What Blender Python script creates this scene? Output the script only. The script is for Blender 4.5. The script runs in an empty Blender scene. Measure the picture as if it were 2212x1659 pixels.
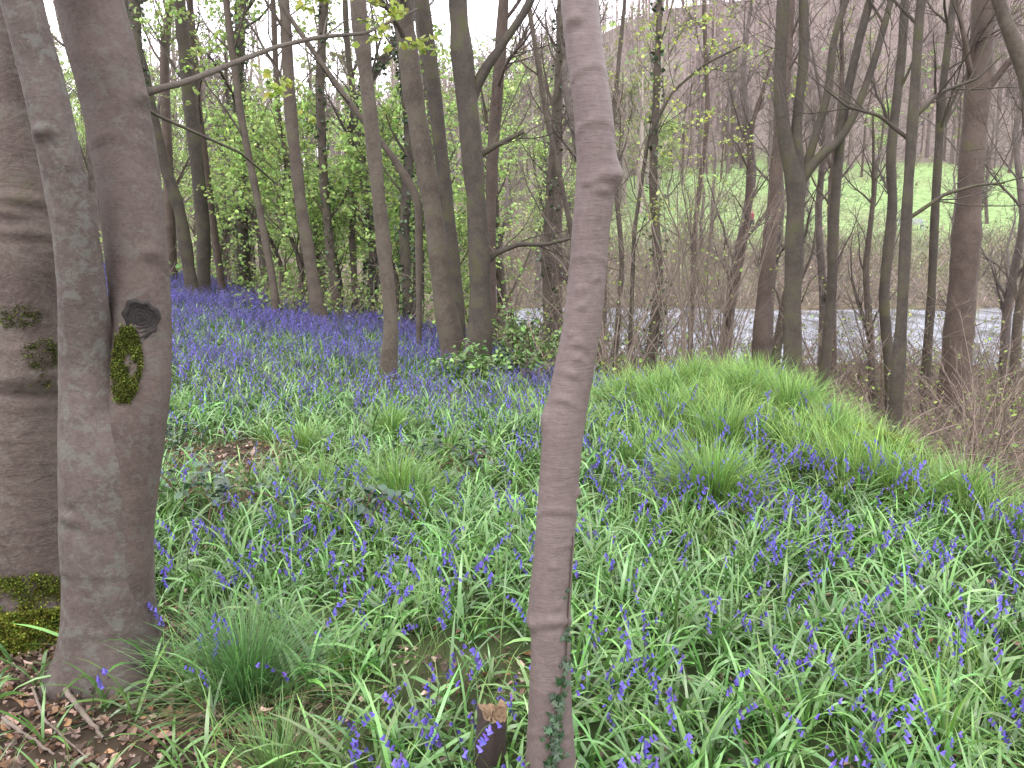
import bpy, math, numpy as np
rng=np.random.default_rng(11)
sc=bpy.context.scene
COL=sc.collection
PI=math.pi
# ------------------------------------------------------------------ helpers
def ss(v,a,b):
    t=np.clip((v-a)/(b-a),0,1); return t*t*(3-2*t)
def nz(x,y,f,s=0.):
    return (np.sin(x*f*1.0+1.3+s)*np.cos(y*f*1.13-s*2.1)+.6*np.sin(x*f*2.3+y*f*1.1+s*3)+.4*np.cos(x*f*3.9-y*f*3.1+s))/2.
def U(a,b,n=None): return rng.uniform(a,b,n)
def edge(y): return np.interp(y,[3,4,5,6.2,7.5,8.5,11],[3.3,2.9,2.45,2.2,2.1,2.1,2.7])
def H(x,y):
    x=np.asarray(x,float); y=np.asarray(y,float)
    s=ss(y,3,16)
    z=s*(-.1*np.clip(x,-14,10)-.43)
    z=z+.46*np.exp(-((x-2.0)/1.35)**2)*np.exp(-((y-7.5)/np.where(y<7.5,1.9,1.8))**2)
    z=z+.05*nz(x,y,1.7,.4)*ss(y,1,4)
    yc=np.interp(x,[-14,-9,-5,-1.4,.5,1.5,3],[27,24,19.5,17,13,9.5,8.5])
    wy=ss(y,yc,np.maximum(yc+8,25.))
    e_=edge(y)
    wx=ss(x,e_,e_+2.5)*ss(y,2,5)
    w=1-(1-wy)*(1-.88*wx)
    tgt=np.interp(x,[-30,-12,-5],[1.0,-.5,-1.85])
    z=z*(1-w)+tgt*w
    wob=1.2*np.sin(x*.23)+.7*np.sin(x*.61+1)
    z=z-1.2*ss(y,24+wob,28+wob)*(1-ss(y,49+wob,53+wob))*ss(x,-1,3)
    far=np.interp(y,[0,53,66,130,260,400,900],[0,0,4.2,16.5,74,86,93])
    far=far*(1-(1-(.25+.75*ss(x,-75,62)))*ss(y,70,180))
    z=z+far+ss(y,60,120)*1.2*nz(x,y,.05,.9)
    return z
CH=1.55; FPX=860.; PITCH=math.radians(9)
cP,sP=math.cos(PITCH),math.sin(PITCH)
def S(px,py,y):
    """bearing / elevation readings taken from the viewpoint -> world metres at ground distance y"""
    u=px*.46293; v=py*.46293; k=(384-v)/FPX
    zc=y*(k*cP-sP)/(cP+k*sP); d=y*cP-zc*sP
    return np.array([(u-512)/FPX*d,y,CH+zc]),d
class Acc:
    def __init__(s): s.V=[];s.F=[];s.M=[];s.C=[];s.n=0
    def add(s,V,F,m=0,col=(.5,.5,.5)):
        V=np.asarray(V,float).reshape(-1,3)
        if len(V)==0: return
        c=np.asarray(col,float)
        if c.ndim==1: c=np.tile(c,(len(V),1))
        s.V.append(V); s.C.append(c); F=np.asarray(F)
        s.F.append(F+s.n); s.M.append(np.full(len(F),m)); s.n+=len(V)
    def mesh(s,name,mats,smooth=True,origin=(0,0,0)):
        V=np.concatenate(s.V)-np.asarray(origin,float); C=np.concatenate(s.C)
        me=bpy.data.meshes.new(name)
        me.vertices.add(len(V)); me.vertices.foreach_set('co',V.astype(np.float32).ravel())
        lt=np.concatenate([np.full(len(f),f.shape[1]) for f in s.F])
        lv=np.concatenate([f.ravel() for f in s.F])
        me.loops.add(len(lv)); me.loops.foreach_set('vertex_index',lv.astype(np.int32))
        me.polygons.add(len(lt))
        me.polygons.foreach_set('loop_start',(np.cumsum(lt)-lt).astype(np.int32))
        me.polygons.foreach_set('material_index',np.concatenate(s.M).astype(np.int32))
        me.polygons.foreach_set('use_smooth',np.full(len(lt),smooth))
        for m in mats: me.materials.append(m)
        a=me.color_attributes.new('Col','FLOAT_COLOR','POINT')
        a.data.foreach_set('color',np.hstack([C,np.ones((len(C),1))]).astype(np.float32).ravel())
        me.update(calc_edges=True); me.validate()
        return me
def obj(name,me,loc=(0,0,0),parent=None):
    o=bpy.data.objects.new(name,me); COL.objects.link(o); o.location=loc
    if parent is not None: o.parent=parent
    return o
def tag(o,label,cat,group=None,kind=None):
    o['label']=label; o['category']=cat
    if group:o['group']=group
    if kind:o['kind']=kind
def norm(a): return a/np.maximum(np.linalg.norm(a,axis=-1,keepdims=True),1e-9)
def tubes(P,R,n):
    P=np.asarray(P,float); R=np.asarray(R,float)
    if P.ndim==2: P=P[None]; R=R[None]
    T,K,_=P.shape
    t=norm(np.gradient(P,axis=1)); mean=np.abs(t.mean(1))
    ref=np.eye(3)[np.argmin(mean,axis=1)]
    a=norm(np.cross(t,ref[:,None,:])); b=np.cross(t,a)
    an=np.linspace(0,2*PI,n,endpoint=False)
    V=P[:,:,None]+R[:,:,None,None]*(np.cos(an)[None,None,:,None]*a[:,:,None]+np.sin(an)[None,None,:,None]*b[:,:,None])
    i=np.arange(T)[:,None,None]*K*n; k=np.arange(K-1)[None,:,None]*n; j=np.arange(n)[None,None,:]; j2=(j+1)%n
    F=np.stack([i+k+j,i+k+j2,i+k+n+j2,i+k+n+j],-1).reshape(-1,4)
    return V.reshape(-1,3),F
def smooth_path(pts,rad,K):
    pts=np.asarray(pts,float); rad=np.asarray(rad,float)
    d=np.r_[0,np.cumsum(np.linalg.norm(np.diff(pts,axis=0),axis=1))]
    M=K*6; q=np.linspace(0,d[-1],M)
    A=np.stack([np.interp(q,d,c) for c in (*pts.T,rad)],1)
    w=max(3,int(M/len(pts)*.55))|1; h=w//2
    lo=2*A[0]-A[1:h+1][::-1]; hi=2*A[-1]-A[-h-1:-1][::-1]
    B=np.vstack([lo,A,hi]); ker=np.hanning(w+2)[1:-1]; ker/=ker.sum()
    B=np.stack([np.convolve(B[:,i],ker,'valid') for i in range(4)],1)
    idx=np.linspace(0,M-1,K)
    B=np.stack([np.interp(idx,np.arange(M),B[:,i]) for i in range(4)],1)
    return B[:,:3],B[:,3]
def sprout(P,R,m,sr,ang,L,K,rr,up=.2,wob=.15,tip=.2,rmin=.002,trop=.05):
    T,K0,_=P.shape
    idx=np.repeat(np.arange(T),m); N=len(idx)
    s=U(sr[0],sr[1],N); f=s*(K0-1.001); i=f.astype(int); fr=(f-i)[:,None]
    p0=P[idx,i]*(1-fr)+P[idx,i+1]*fr
    r0=R[idx,i]*(1-fr[:,0])+R[idx,i+1]*fr[:,0]
    tn=norm(P[idx,i+1]-P[idx,i])
    pp=norm(np.cross(tn,rng.normal(size=(N,3))))
    a=np.radians(U(ang[0],ang[1],N))[:,None]
    d=np.cos(a)*tn+np.sin(a)*pp; d[:,2]+=up; d=norm(d)
    l=(L*U(.5,1.25,N)*(1.15-.6*s))[:,None]
    out=[p0]; p=p0
    for k in range(K-1):
        p=p+d*l/(K-1); out.append(p)
        d=d+rng.normal(size=(N,3))*wob; d[:,2]+=trop; d=norm(d)
    r1=np.maximum(r0*rr*U(.7,1.15,N),rmin)
    R2=r1[:,None]*(1-(1-tip)*np.linspace(0,1,K)[None]**.9)
    return np.stack(out,1),R2
def rand_on(P,n):
    T,K,_=P.shape
    i=rng.integers(0,T,n); f=U(.1,.999,n)*(K-1.001); k=f.astype(int); fr=(f-k)[:,None]
    return P[i,k]*(1-fr)+P[i,k+1]*fr
def leaves(pos,size,flat=.6,asp=.75,jag=0.):
    N=len(pos); sz=(size*U(.6,1.3,N))[:,None]
    a=U(0,2*PI,N); dz=rng.normal(0,.5,N)-.25
    d=norm(np.stack([np.cos(a),np.sin(a),dz],1))
    nrm=norm(rng.normal(size=(N,3))*(1-flat)+np.array([0,0,1.])*flat)
    s=norm(np.cross(d,nrm)); n2=np.cross(s,d)
    j=lambda: (1+jag*rng.normal(size=(N,1)))
    fold=.12+jag*U(-.3,1.2,N)[:,None]
    b=pos; tip=pos+d*sz*j()
    l1=pos+d*sz*.35+s*sz*asp*.5*j()+n2*sz*fold; r1=pos+d*sz*.35-s*sz*asp*.5*j()+n2*sz*fold
    l2=pos+d*sz*.75+s*sz*asp*.32*j()+n2*sz*.08; r2=pos+d*sz*.75-s*sz*asp*.32*j()+n2*sz*.08
    V=np.stack([b,l1,l2,tip,r2,r1],1).reshape(-1,3)
    o=np.arange(N)[:,None]*6
    F=np.concatenate([o+np.array([[0,1,2,3]]),o+np.array([[0,3,4,5]])])
    return V,F,6
def sprays(P,n,size):
    c=rand_on(P,n//4+1); c=np.repeat(c,4,0)[:n]; return c+rng.normal(0,size*.55,(n,3))*[1,1,.45]
def blades(acc,base,az,L,W,lean,curl,segs,col,mat=0,tipc=1.0):
    N=len(base); K=segs+1; t=np.linspace(0,1,K)
    th=lean[:,None]+curl[:,None]*t[None]**1.3
    ds=(L/segs)[:,None]
    hx=np.concatenate([np.zeros((N,1)),np.cumsum(np.sin(th[:,:-1])*ds,1)],1)
    hz=np.concatenate([np.zeros((N,1)),np.cumsum(np.cos(th[:,:-1])*ds,1)],1)
    hz=np.maximum(hz,.006)
    dr=np.stack([np.cos(az),np.sin(az),np.zeros(N)],1)
    pos=base[:,None]+hx[...,None]*dr[:,None]; pos[:,:,2]+=hz
    w=W[:,None]*.5*(.55+.9*t[None])*(1-t[None]**2.2)+W[:,None]*.03
    tw=rng.normal(0,.5,N)
    pr=np.stack([-np.sin(az)*np.cos(tw),np.cos(az)*np.cos(tw),np.sin(tw)],1)
    V=np.stack([pos-pr[:,None]*w[...,None],pos+pr[:,None]*w[...,None]],2)
    o=np.arange(N)[:,None]*K*2; k=np.arange(segs)[None]*2
    F=np.stack([o+k,o+k+1,o+k+3,o+k+2],-1).reshape(-1,4)
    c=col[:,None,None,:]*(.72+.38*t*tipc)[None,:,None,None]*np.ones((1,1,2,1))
    acc.add(V.reshape(-1,3),F,mat,c.reshape(-1,3))
def jit(col,n,v=.25,h=.08):
    return np.asarray(col,float)[None]*np.exp(rng.normal(0,v,(n,1)))*np.exp(rng.normal(0,h,(n,3)))
# ------------------------------------------------------------------ materials
def newmat(name):
    m=bpy.data.materials.new(name); m.use_nodes=True; nt=m.node_tree; nt.nodes.clear()
    return m,nt,nt.nodes,nt.links
def attr_mat(name,rough=.5,spec=.5,trans=0.,noise=0.,nscale=5.):
    m,nt,N,L=newmat(name)
    out=N.new('ShaderNodeOutputMaterial'); pb=N.new('ShaderNodeBsdfPrincipled')
    at=N.new('ShaderNodeAttribute'); at.attribute_name='Col'
    c=at.outputs['Color']
    if noise>0:
        no=N.new('ShaderNodeTexNoise'); no.inputs['Scale'].default_value=nscale; no.inputs['Detail'].default_value=6
        tc=N.new('ShaderNodeTexCoord'); L.new(tc.outputs['Object'],no.inputs['Vector'])
        mr=N.new('ShaderNodeMapRange'); mr.inputs[1].default_value=.3; mr.inputs[2].default_value=.7
        mr.inputs[3].default_value=1-noise; mr.inputs[4].default_value=1+noise
        L.new(no.outputs[0],mr.inputs[0])
        vm=N.new('ShaderNodeVectorMath'); vm.operation='SCALE'; L.new(c,vm.inputs[0]); L.new(mr.outputs[0],vm.inputs['Scale']); c=vm.outputs[0]
    L.new(c,pb.inputs['Base Color']); pb.inputs['Roughness'].default_value=rough
    pb.inputs['Specular IOR Level'].default_value=spec
    if trans>0:
        tr=N.new('ShaderNodeBsdfTranslucent'); L.new(c,tr.inputs['Color'])
        mx=N.new('ShaderNodeMixShader'); mx.inputs[0].default_value=trans
        L.new(pb.outputs[0],mx.inputs[1]); L.new(tr.outputs[0],mx.inputs[2]); L.new(mx.outputs[0],out.inputs[0])
    else: L.new(pb.outputs[0],out.inputs[0])
    return m
def bark(name,c1,c2,patch=0.5,pscale=9,moss=0.,ridge=1.,bump=.4,zs=4.,fine=60,lich=(.38,.4,.36),lam=0.,rough=.75,mossc=(.075,.085,.025),fa=.4):
    m,nt,N,L=newmat(name)
    out=N.new('ShaderNodeOutputMaterial'); pb=N.new('ShaderNodeBsdfPrincipled'); L.new(pb.outputs[0],out.inputs[0])
    pb.inputs['Roughness'].default_value=rough; pb.inputs['Specular IOR Level'].default_value=.3
    tc=N.new('ShaderNodeTexCoord')
    def noise(scale,det,vec,rg=.6,dist=0):
        n=N.new('ShaderNodeTexNoise'); n.inputs['Scale'].default_value=scale; n.inputs['Detail'].default_value=det
        n.inputs['Roughness'].default_value=rg; n.inputs['Distortion'].default_value=dist; L.new(vec,n.inputs['Vector']); return n.outputs[0]
    def ramp(src,a,b):
        r=N.new('ShaderNodeMapRange'); r.inputs[1].default_value=a; r.inputs[2].default_value=b; r.interpolation_type='SMOOTHSTEP'; L.new(src,r.inputs[0]); return r.outputs[0]
    def mix(f,a,b):
        x=N.new('ShaderNodeMix'); x.data_type='RGBA'
        if isinstance(f,float): x.inputs[0].default_value=f
        else: L.new(f,x.inputs[0])
        for i,v in ((6,a),(7,b)):
            if isinstance(v,tuple): x.inputs[i].default_value=(*v,1)
            else: L.new(v,x.inputs[i])
        return x.outputs[2]
    def mul(a,b):
        x=N.new('ShaderNodeMath'); x.operation='MULTIPLY'
        for i,v in ((0,a),(1,b)):
            if isinstance(v,float): x.inputs[i].default_value=v
            else: L.new(v,x.inputs[i])
        return x.outputs[0]
    mp=N.new('ShaderNodeMapping'); L.new(tc.outputs['Object'],mp.inputs[0]); mp.inputs['Scale'].default_value=(1.5,1.5,zs)
    big=noise(pscale*.35,5,tc.outputs['Object'])
    hor=noise(7,8,mp.outputs[0],.65,1.2)
    fn=noise(fine,6,tc.outputs['Object'],.7)
    c=mix(ramp(big,.36,.64),c1,c2)
    c=mix(mul(ramp(hor,.53,.72),.5*ridge),c,tuple(v*.45 for v in c1))
    c=mix(mul(ramp(fn,.45,.75),fa),c,tuple(min(1,v*1.5) for v in c2))
    c=mix(mul(ramp(fn,.48,.3),fa*.9),c,tuple(v*.5 for v in c1))
    if lam>0:
        lz=noise(pscale,12,tc.outputs['Object'],.8,.3)
        c=mix(mul(ramp(lz,.60-.12*patch,.62-.06*patch),lam),c,lich)
    if moss>0:
        mz=noise(3.2,8,tc.outputs['Object'],.7)
        c=mix(mul(ramp(mz,.6-.25*moss,.75-.2*moss),min(1.,.5+moss*.5)),c,mossc)
    L.new(c,pb.inputs['Base Color'])
    ad=N.new('ShaderNodeMath'); ad.operation='ADD'; L.new(mul(hor,1.*ridge),ad.inputs[0]); L.new(mul(fn,.35),ad.inputs[1])
    bp=N.new('ShaderNodeBump'); bp.inputs['Strength'].default_value=bump; bp.inputs['Distance'].default_value=.012; L.new(ad.outputs[0],bp.inputs['Height']); L.new(bp.outputs[0],pb.inputs['Normal'])
    return m
M_smooth=bark('bark_pinkish_smooth',(.108,.081,.076),(.136,.105,.100),patch=.3,pscale=12,ridge=.5,bump=.4,zs=11,lam=.2,lich=(.165,.14,.13),rough=.5,fa=.3)
M_grey=bark('bark_grey_lichen',(.055,.040,.034),(.080,.060,.052),patch=.7,pscale=14,ridge=.35,bump=.7,zs=4,lam=.5,lich=(.092,.088,.076))
M_greyl=bark('bark_grey_pale_lichen',(.060,.046,.040),(.086,.067,.060),patch=.85,pscale=18,ridge=.3,bump=.7,zs=4,lam=.58,lich=(.108,.110,.096))
M_grey2=bark('bark_grey_rough',(.066,.049,.042),(.108,.084,.073),patch=.6,pscale=9,ridge=.6,bump=1.1,zs=3.5,lam=.4,lich=(.14,.13,.11),moss=.15)
M_olive=bark('bark_olive',(.052,.040,.031),(.082,.067,.052),patch=.5,moss=.22,ridge=.5,bump=.7,lam=.3,fine=30,lich=(.115,.11,.09),mossc=(.06,.065,.022))
M_dark=bark('bark_dark_mossy',(.036,.029,.023),(.062,.050,.040),patch=.4,moss=.45,ridge=.5,bump=.7,lam=.2,fine=30,lich=(.095,.092,.075),mossc=(.056,.060,.020))
M_red=bark('bark_reddish',(.056,.040,.032),(.086,.063,.052),patch=.4,moss=.15,ridge=.6,bump=.8,lam=.2,fine=30,lich=(.11,.10,.085))
M_haze=bark('bark_far_haze',(.075,.060,.052),(.115,.095,.085),patch=.4,moss=.15,ridge=.2,bump=.3,lam=.2,fine=12,lich=(.15,.15,.13))  # paler than the near barks: distance haze is put into the colour
M_twig=attr_mat('twigs',.8,.2)
M_leaf=attr_mat('fresh_leaves',.5,.4,.5)
M_ivy=attr_mat('ivy_leaves',.35,.5,.12)
M_blade=attr_mat('bluebell_leaves',.27,.75,.25)
M_grass=attr_mat('grass_blades',.42,.45,.38)
M_bell=attr_mat('bluebell_petals',.5,.3,.35)
M_litter=attr_mat('dead_leaves',.6,.3,.1,.35,40)
M_moss=attr_mat('moss',.9,.1,.2)
M_ground=attr_mat('soil_and_turf',.95,.1,0,.45,2.2)
def plain(name,c,r=.7,noise=.3,ns=20):
    m,nt,N,L=newmat(name); out=N.new('ShaderNodeOutputMaterial'); pb=N.new('ShaderNodeBsdfPrincipled'); L.new(pb.outputs[0],out.inputs[0])
    no=N.new('ShaderNodeTexNoise'); no.inputs['Scale'].default_value=ns; no.inputs['Detail'].default_value=6
    tc=N.new('ShaderNodeTexCoord'); L.new(tc.outputs['Object'],no.inputs['Vector'])
    x=N.new('ShaderNodeMix'); x.data_type='RGBA'; L.new(no.outputs[0],x.inputs[0])
    x.inputs[6].default_value=(*[v*(1-noise) for v in c],1); x.inputs[7].default_value=(*[min(1,v*(1+noise)) for v in c],1)
    L.new(x.outputs[2],pb.inputs['Base Color']); pb.inputs['Roughness'].default_value=r
    bp=N.new('ShaderNodeBump'); bp.inputs['Strength'].default_value=.5; bp.inputs['Distance'].default_value=.01; L.new(no.outputs[0],bp.inputs['Height']); L.new(bp.outputs[0],pb.inputs['Normal'])
    return m
# ------------------------------------------------------------------ ground
def litmask(x,y):
    a=(1-ss(y,2.65,3.0))*(1-ss(x,-.75,-.35))*.92
    a2=(1-ss(y,3.4,3.8))*(1-ss(x,-1.45,-1.15))
    b=np.exp(-((x+2.1)/.75)**2-((y-6.3)/1.1)**2)
    c=np.exp(-((x+1.25)/.45)**2-((y-3.15)/.25)**2)*.7
    d=np.exp(-((x+.15)/.3)**2-((y-2.9)/.25)**2)*.5
    n=ss(nz(x,y,2.1,5.),.6,.85)*.25
    return np.clip(np.maximum.reduce([a,a2,b*1.2,c,d,n]),0,1)
t=np.linspace(-1,1,301); xs=np.sinh(t*5)/np.sinh(5)*420
t=np.linspace(-.34,1,330); ys=6+np.sinh(t*5)/np.sinh(5)*760
X,Y=np.meshgrid(xs,ys); Z=H(X,Y)
n0,n1=X.shape
i=np.arange(n0-1)[:,None]*n1+np.arange(n1-1)[None]
Fg=np.stack([i,i+1,i+n1+1,i+n1],-1).reshape(-1,4)
def lerpc(a,b,f): return a*(1-f[...,None])+np.array(b)*f[...,None]
C=np.zeros(X.shape+(3,))+np.array([.05,.036,.026])
gm=(1-litmask(X,Y))
C=lerpc(C,(.03,.05,.016),gm*(Y<30)*.9)
C=lerpc(C,(.085,.067,.047),np.clip(ss(Y,13,20)*ss(X,-3,2)+ss(Y,22,28)*(1-ss(X,-3,2))+ss(X,edge(Y)+.5,edge(Y)+1.6)*ss(Y,4,6),0,1))
C=lerpc(C,(.07,.10,.03),ss(Y,14,24)*ss(nz(X,Y,.5,3),.1,.7)*.7)
C=lerpc(C,(.12,.10,.078),ss(Y,50,54))
C=lerpc(C,(.11,.13,.06),ss(Y,54,60)*ss(nz(X,Y,.35,2),-.3,.5)*.7)
fld=ss(Y+2*nz(X,Y,.3,4),61,69)*(1-ss(Y+9*nz(X,Y,.06,1),118,134))*ss(X+4*nz(X,Y,.1,2),2,14)
C=lerpc(C,(.175,.255,.105),fld)
C=lerpc(C,(.15,.175,.09),fld*ss(nz(X,Y,.12,7),-.1,.6)*.75)
C=lerpc(C,(.15,.125,.112),ss(Y+9*nz(X,Y,.06,1),118,134))
acc=Acc(); acc.add(np.stack([X,Y,Z],-1).reshape(-1,3),Fg,0,C.reshape(-1,3))
g=obj('ground',acc.mesh('ground',[M_ground])); tag(g,'woodland floor falling to a pond with a green field beyond','ground',kind='structure')
m,nt,N,L=newmat('pond_water'); out=N.new('ShaderNodeOutputMaterial'); pb=N.new('ShaderNodeBsdfPrincipled'); L.new(pb.outputs[0],out.inputs[0])
pb.inputs['Roughness'].default_value=.04; pb.inputs['IOR'].default_value=1.4; pb.inputs['Specular IOR Level'].default_value=.9
no=N.new('ShaderNodeTexNoise'); no.inputs['Scale'].default_value=1.3; no.inputs['Detail'].default_value=5
tc=N.new('ShaderNodeTexCoord'); mp=N.new('ShaderNodeMapping'); mp.inputs['Scale'].default_value=(.8,.7,1); L.new(tc.outputs['Object'],mp.inputs[0]); L.new(mp.outputs[0],no.inputs['Vector'])
bp=N.new('ShaderNodeBump'); bp.inputs['Strength'].default_value=.4; bp.inputs['Distance'].default_value=.3; L.new(no.outputs[0],bp.inputs['Height']); L.new(bp.outputs[0],pb.inputs['Normal'])
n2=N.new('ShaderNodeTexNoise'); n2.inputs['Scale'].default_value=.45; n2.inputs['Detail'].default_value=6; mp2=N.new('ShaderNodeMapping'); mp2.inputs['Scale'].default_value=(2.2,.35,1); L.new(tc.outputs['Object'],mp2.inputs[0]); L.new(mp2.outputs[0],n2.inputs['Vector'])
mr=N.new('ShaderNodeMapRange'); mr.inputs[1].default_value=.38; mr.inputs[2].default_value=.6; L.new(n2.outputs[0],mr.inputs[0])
mxw=N.new('ShaderNodeMix'); mxw.data_type='RGBA'; L.new(mr.outputs[0],mxw.inputs[0]); mxw.inputs[6].default_value=(.16,.19,.23,1); mxw.inputs[7].default_value=(.47,.52,.63,1); L.new(mxw.outputs[2],pb.inputs['Base Color'])  # pale and dark streaks stand for broken reflections, put into the base colour
acc=Acc(); acc.add([[-3,20,-2.08],[75,20,-2.08],[75,58,-2.08],[-3,58,-2.08]],[[0,1,2,3]])
w=obj('water',acc.mesh('water',[m])); tag(w,'still pond reflecting the pale sky beyond the trees','pond',kind='structure')
# ------------------------------------------------------------------ near trunks
def near_tube(acc,pathP,yd,K,nside,ridges,mat,seed,nrand=50,ramp_=.008,flare=None,tops=None,amp=.02):
    if not hasattr(yd,'__len__'): yd=[yd]*len(pathP)
    P=[];R=[]
    for (px,py,w),y in zip(pathP,yd):
        p,d=S(px,py,y); P.append(p); R.append(w*.46293/2/FPX*d)
    if tops:
        for t in tops: P.append(P[-1]+np.array(t[:3])); R.append(t[3])
    P,R=smooth_path(P,R,K)
    r=np.random.default_rng(seed)
    th=np.linspace(0,2*PI,nside,endpoint=False)
    T=norm(np.gradient(P,axis=0))
    a=norm(np.cross(T,np.array([[0,1.,0]]))); b=np.cross(T,a)
    zz=P[:,2][:,None]; Rr=R[:,None]*np.ones((1,nside))
    ths=th[None]
    nzv=(np.sin(ths*2+zz*3+seed)+.7*np.sin(ths*3-zz*5+seed*2)+.5*np.sin(ths*5+zz*11)+.5*np.sin(zz*17+seed)+.3*np.sin(ths*9+zz*31))
    Rr=Rr*(1+amp*nzv)
    rd=list(ridges)
    z0,z1=P[0,2],min(P[-1,2],2.6)
    for _ in range(nrand): rd.append((r.uniform(z0,z1),r.uniform(0,2*PI),r.uniform(.1,.5),r.uniform(.0035,.009),r.uniform(.25,1)*ramp_))
    for (zc,tc_,wt,hz,am) in rd:
        dt=(ths-tc_+PI)%(2*PI)-PI
        sag=.015*(dt**2)
        Rr=Rr+am*np.exp(-((zz-zc+sag)/hz)**2)*np.exp(-(dt/wt)**2)
        if hz<.022: Rr=Rr-am*.5*np.exp(-((zz-zc+sag+hz*1.8)/hz)**2)*np.exp(-(dt/wt)**2)
    if flare:
        zb,hgt,am,lob=flare
        e=np.exp(-np.maximum(zz-zb,0)/hgt); Rr=Rr+am*e*(1+.55*np.sin(ths*lob+seed))
    V=P[:,None]+Rr[...,None]*(np.cos(ths)[...,None]*a[:,None]+np.sin(ths)[...,None]*b[:,None])
    k=np.arange(K-1)[:,None]*nside; j=np.arange(nside)[None]; j2=(j+1)%nside
    F=np.stack([k+j,k+j2,k+nside+j2,k+nside+j],-1).reshape(-1,4)
    acc.add(V.reshape(-1,3),F,mat)
    return P,R,a,b
FR=PI/2; RT=PI; LF=0.
def zof(py,y): return S(1100,py,y)[0][2]
def moss_patch(acc,P,R,a,b,z0,z1,t0,t1,n,size,col=(.10,.12,.02),thick=.012,thr=-.45):
    zt=U(z0,z1,n); k=np.argmin(np.abs(P[:,2][None]-zt[:,None]),1)
    ze=(zt-(z0+z1)/2)/((z1-z0)/2+1e-6)
    th=(t0+t1)/2+U(-.5,.5,n)*(t1-t0)*np.sqrt(np.clip(1-ze**2*.9,0.05,1))
    keep=(nz(th*2.3,zt*17,1.7,3)+rng.normal(0,.25,n)>thr); k=k[keep]; th=th[keep]; zt=zt[keep]; n=len(k)
    dirv=np.cos(th)[:,None]*a[k]+np.sin(th)[:,None]*b[k]
    lump=.45+.55*nz(th*3,zt*25,2.3,1)
    pos=P[k]+dirv*(R[k]*1.01+.002+U(0,thick,n)*lump)[:,None]
    pos[:,2]=zt+rng.normal(0,.006,n)
    V,F,q=leaves(pos,size,.15); acc.add(V,F,0,np.repeat(jit(col,n,.45,.12)*(.7+.45*lump[:,None]),q,0))
def branch_set(P,R,spec):
    Pt,Rt=P[None],R[None]; levels=[]
    for li,(m,sr,ang,L,K,rr,up,wob) in enumerate(spec):
        Pt,Rt=sprout(Pt,Rt,m,sr,ang,L,K,rr,up,wob,rmin=.0035)
        levels.append((Pt,Rt))
    return levels
def make_empty(name,loc):
    e=bpy.data.objects.new(name,None); COL.objects.link(e); e.location=loc; e.empty_display_size=.2; return e
# --- centre young tree
yD=2.2
pathD=[(1192,1760,112),(1190,1659,100),(1188,1500,91),(1190,1400,86),(1186,1320,93),(1196,1200,86),(1204,1100,86),(1210,1000,86),(1220,900,90),(1240,800,86),(1258,700,82),(1268,600,80),(1275,500,80),(1287,400,86),(1289,350,84),(1283,250,84),(1262,100,80),(1250,0,80)]
rid=[(zof(1325,yD),FR+.2,1.6,.012,.006),(zof(1335,yD),LF+.2,.6,.02,.007),(zof(378,yD),FR+.7,.9,.014,.006),(zof(412,yD),FR+.3,.45,.008,.006),(zof(376,yD),RT-.2,.75,.032,.016),(zof(402,yD),RT-.3,.5,.010,.004),(zof(1060,yD),RT-.1,.4,.012,.008),(zof(910,yD),LF+.2,.4,.03,.010),(zof(45,yD),FR-.5,.5,.012,.006),(zof(860,yD),FR-.3,.8,.008,.004),
 (zof(1090,yD),FR,1.5,.008,.004),(zof(1210,yD),FR,.3,.006,.005),(zof(740,yD),FR-.2,.5,.007,.005),(zof(770,yD),FR,.3,.006,.005),(zof(805,yD),FR-.1,.35,.006,.005),(zof(265,yD),FR,1.6,.010,.003),(zof(550,yD),FR,1.6,.008,.003),(zof(640,yD),FR-.4,.3,.006,.004),(zof(660,yD),FR-.2,.25,.006,.004),(zof(600,yD),FR+.5,.3,.006,.004),(zof(1560,yD),FR,1.6,.009,.003),(zof(150,yD),FR,1.4,.009,.003)]
acc=Acc()
P,R,a,b=near_tube(acc,pathD,yD,620,80,rid,0,3,nrand=80,ramp_=.0045,flare=(0.,.09,.03,5),tops=[(.05,.05,.8,.05),(.1,.1,1.2,.042),(0,.1,1.5,.03)],amp=.008)
base=np.array([P[0,0],P[0,1],float(H(P[0,0],P[0,1]))])
e=make_empty('sycamore_tree',base); tag(e,'slender smooth pinkish-grey young tree with ivy climbing its foot','tree')
lv=branch_set(P,R,[(9,(.72,.99),(30,60),1.6,8,.45,.3,.1),(5,(.2,1),(30,60),.8,5,.5,.1,.15)])
for (Pt,Rt),n in zip(lv,(6,3)): V,F=tubes(Pt,Rt,n); acc.add(V,F,0)
obj('trunk',acc.mesh('trunk',[M_smooth],origin=base),(0,0,0),e)
acc=Acc(); pl=[]
for px,py in ((1192,1700),(1196,1600),(1190,1540),(1205,1490),(1220,1430),(1222,1380),(1226,1300),(1232,1210),(1236,1150)):
    z=S(px,py,yD)[0][2]; k=np.argmin(abs(P[:,2]-z)); off=(S(px,py,yD)[0][0]-P[k,0]); off=np.clip(off,-R[k]*.93,R[k]*.93)
    pl.append([P[k,0]+off,P[k,1]-math.sqrt(max(R[k]**2-off**2,0))-.004,z])
pl,_=smooth_path(pl,np.ones(len(pl)),40); V,F=tubes(pl,np.linspace(.0032,.0015,40),5); acc.add(V,F,1,(.06,.045,.035))
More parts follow.
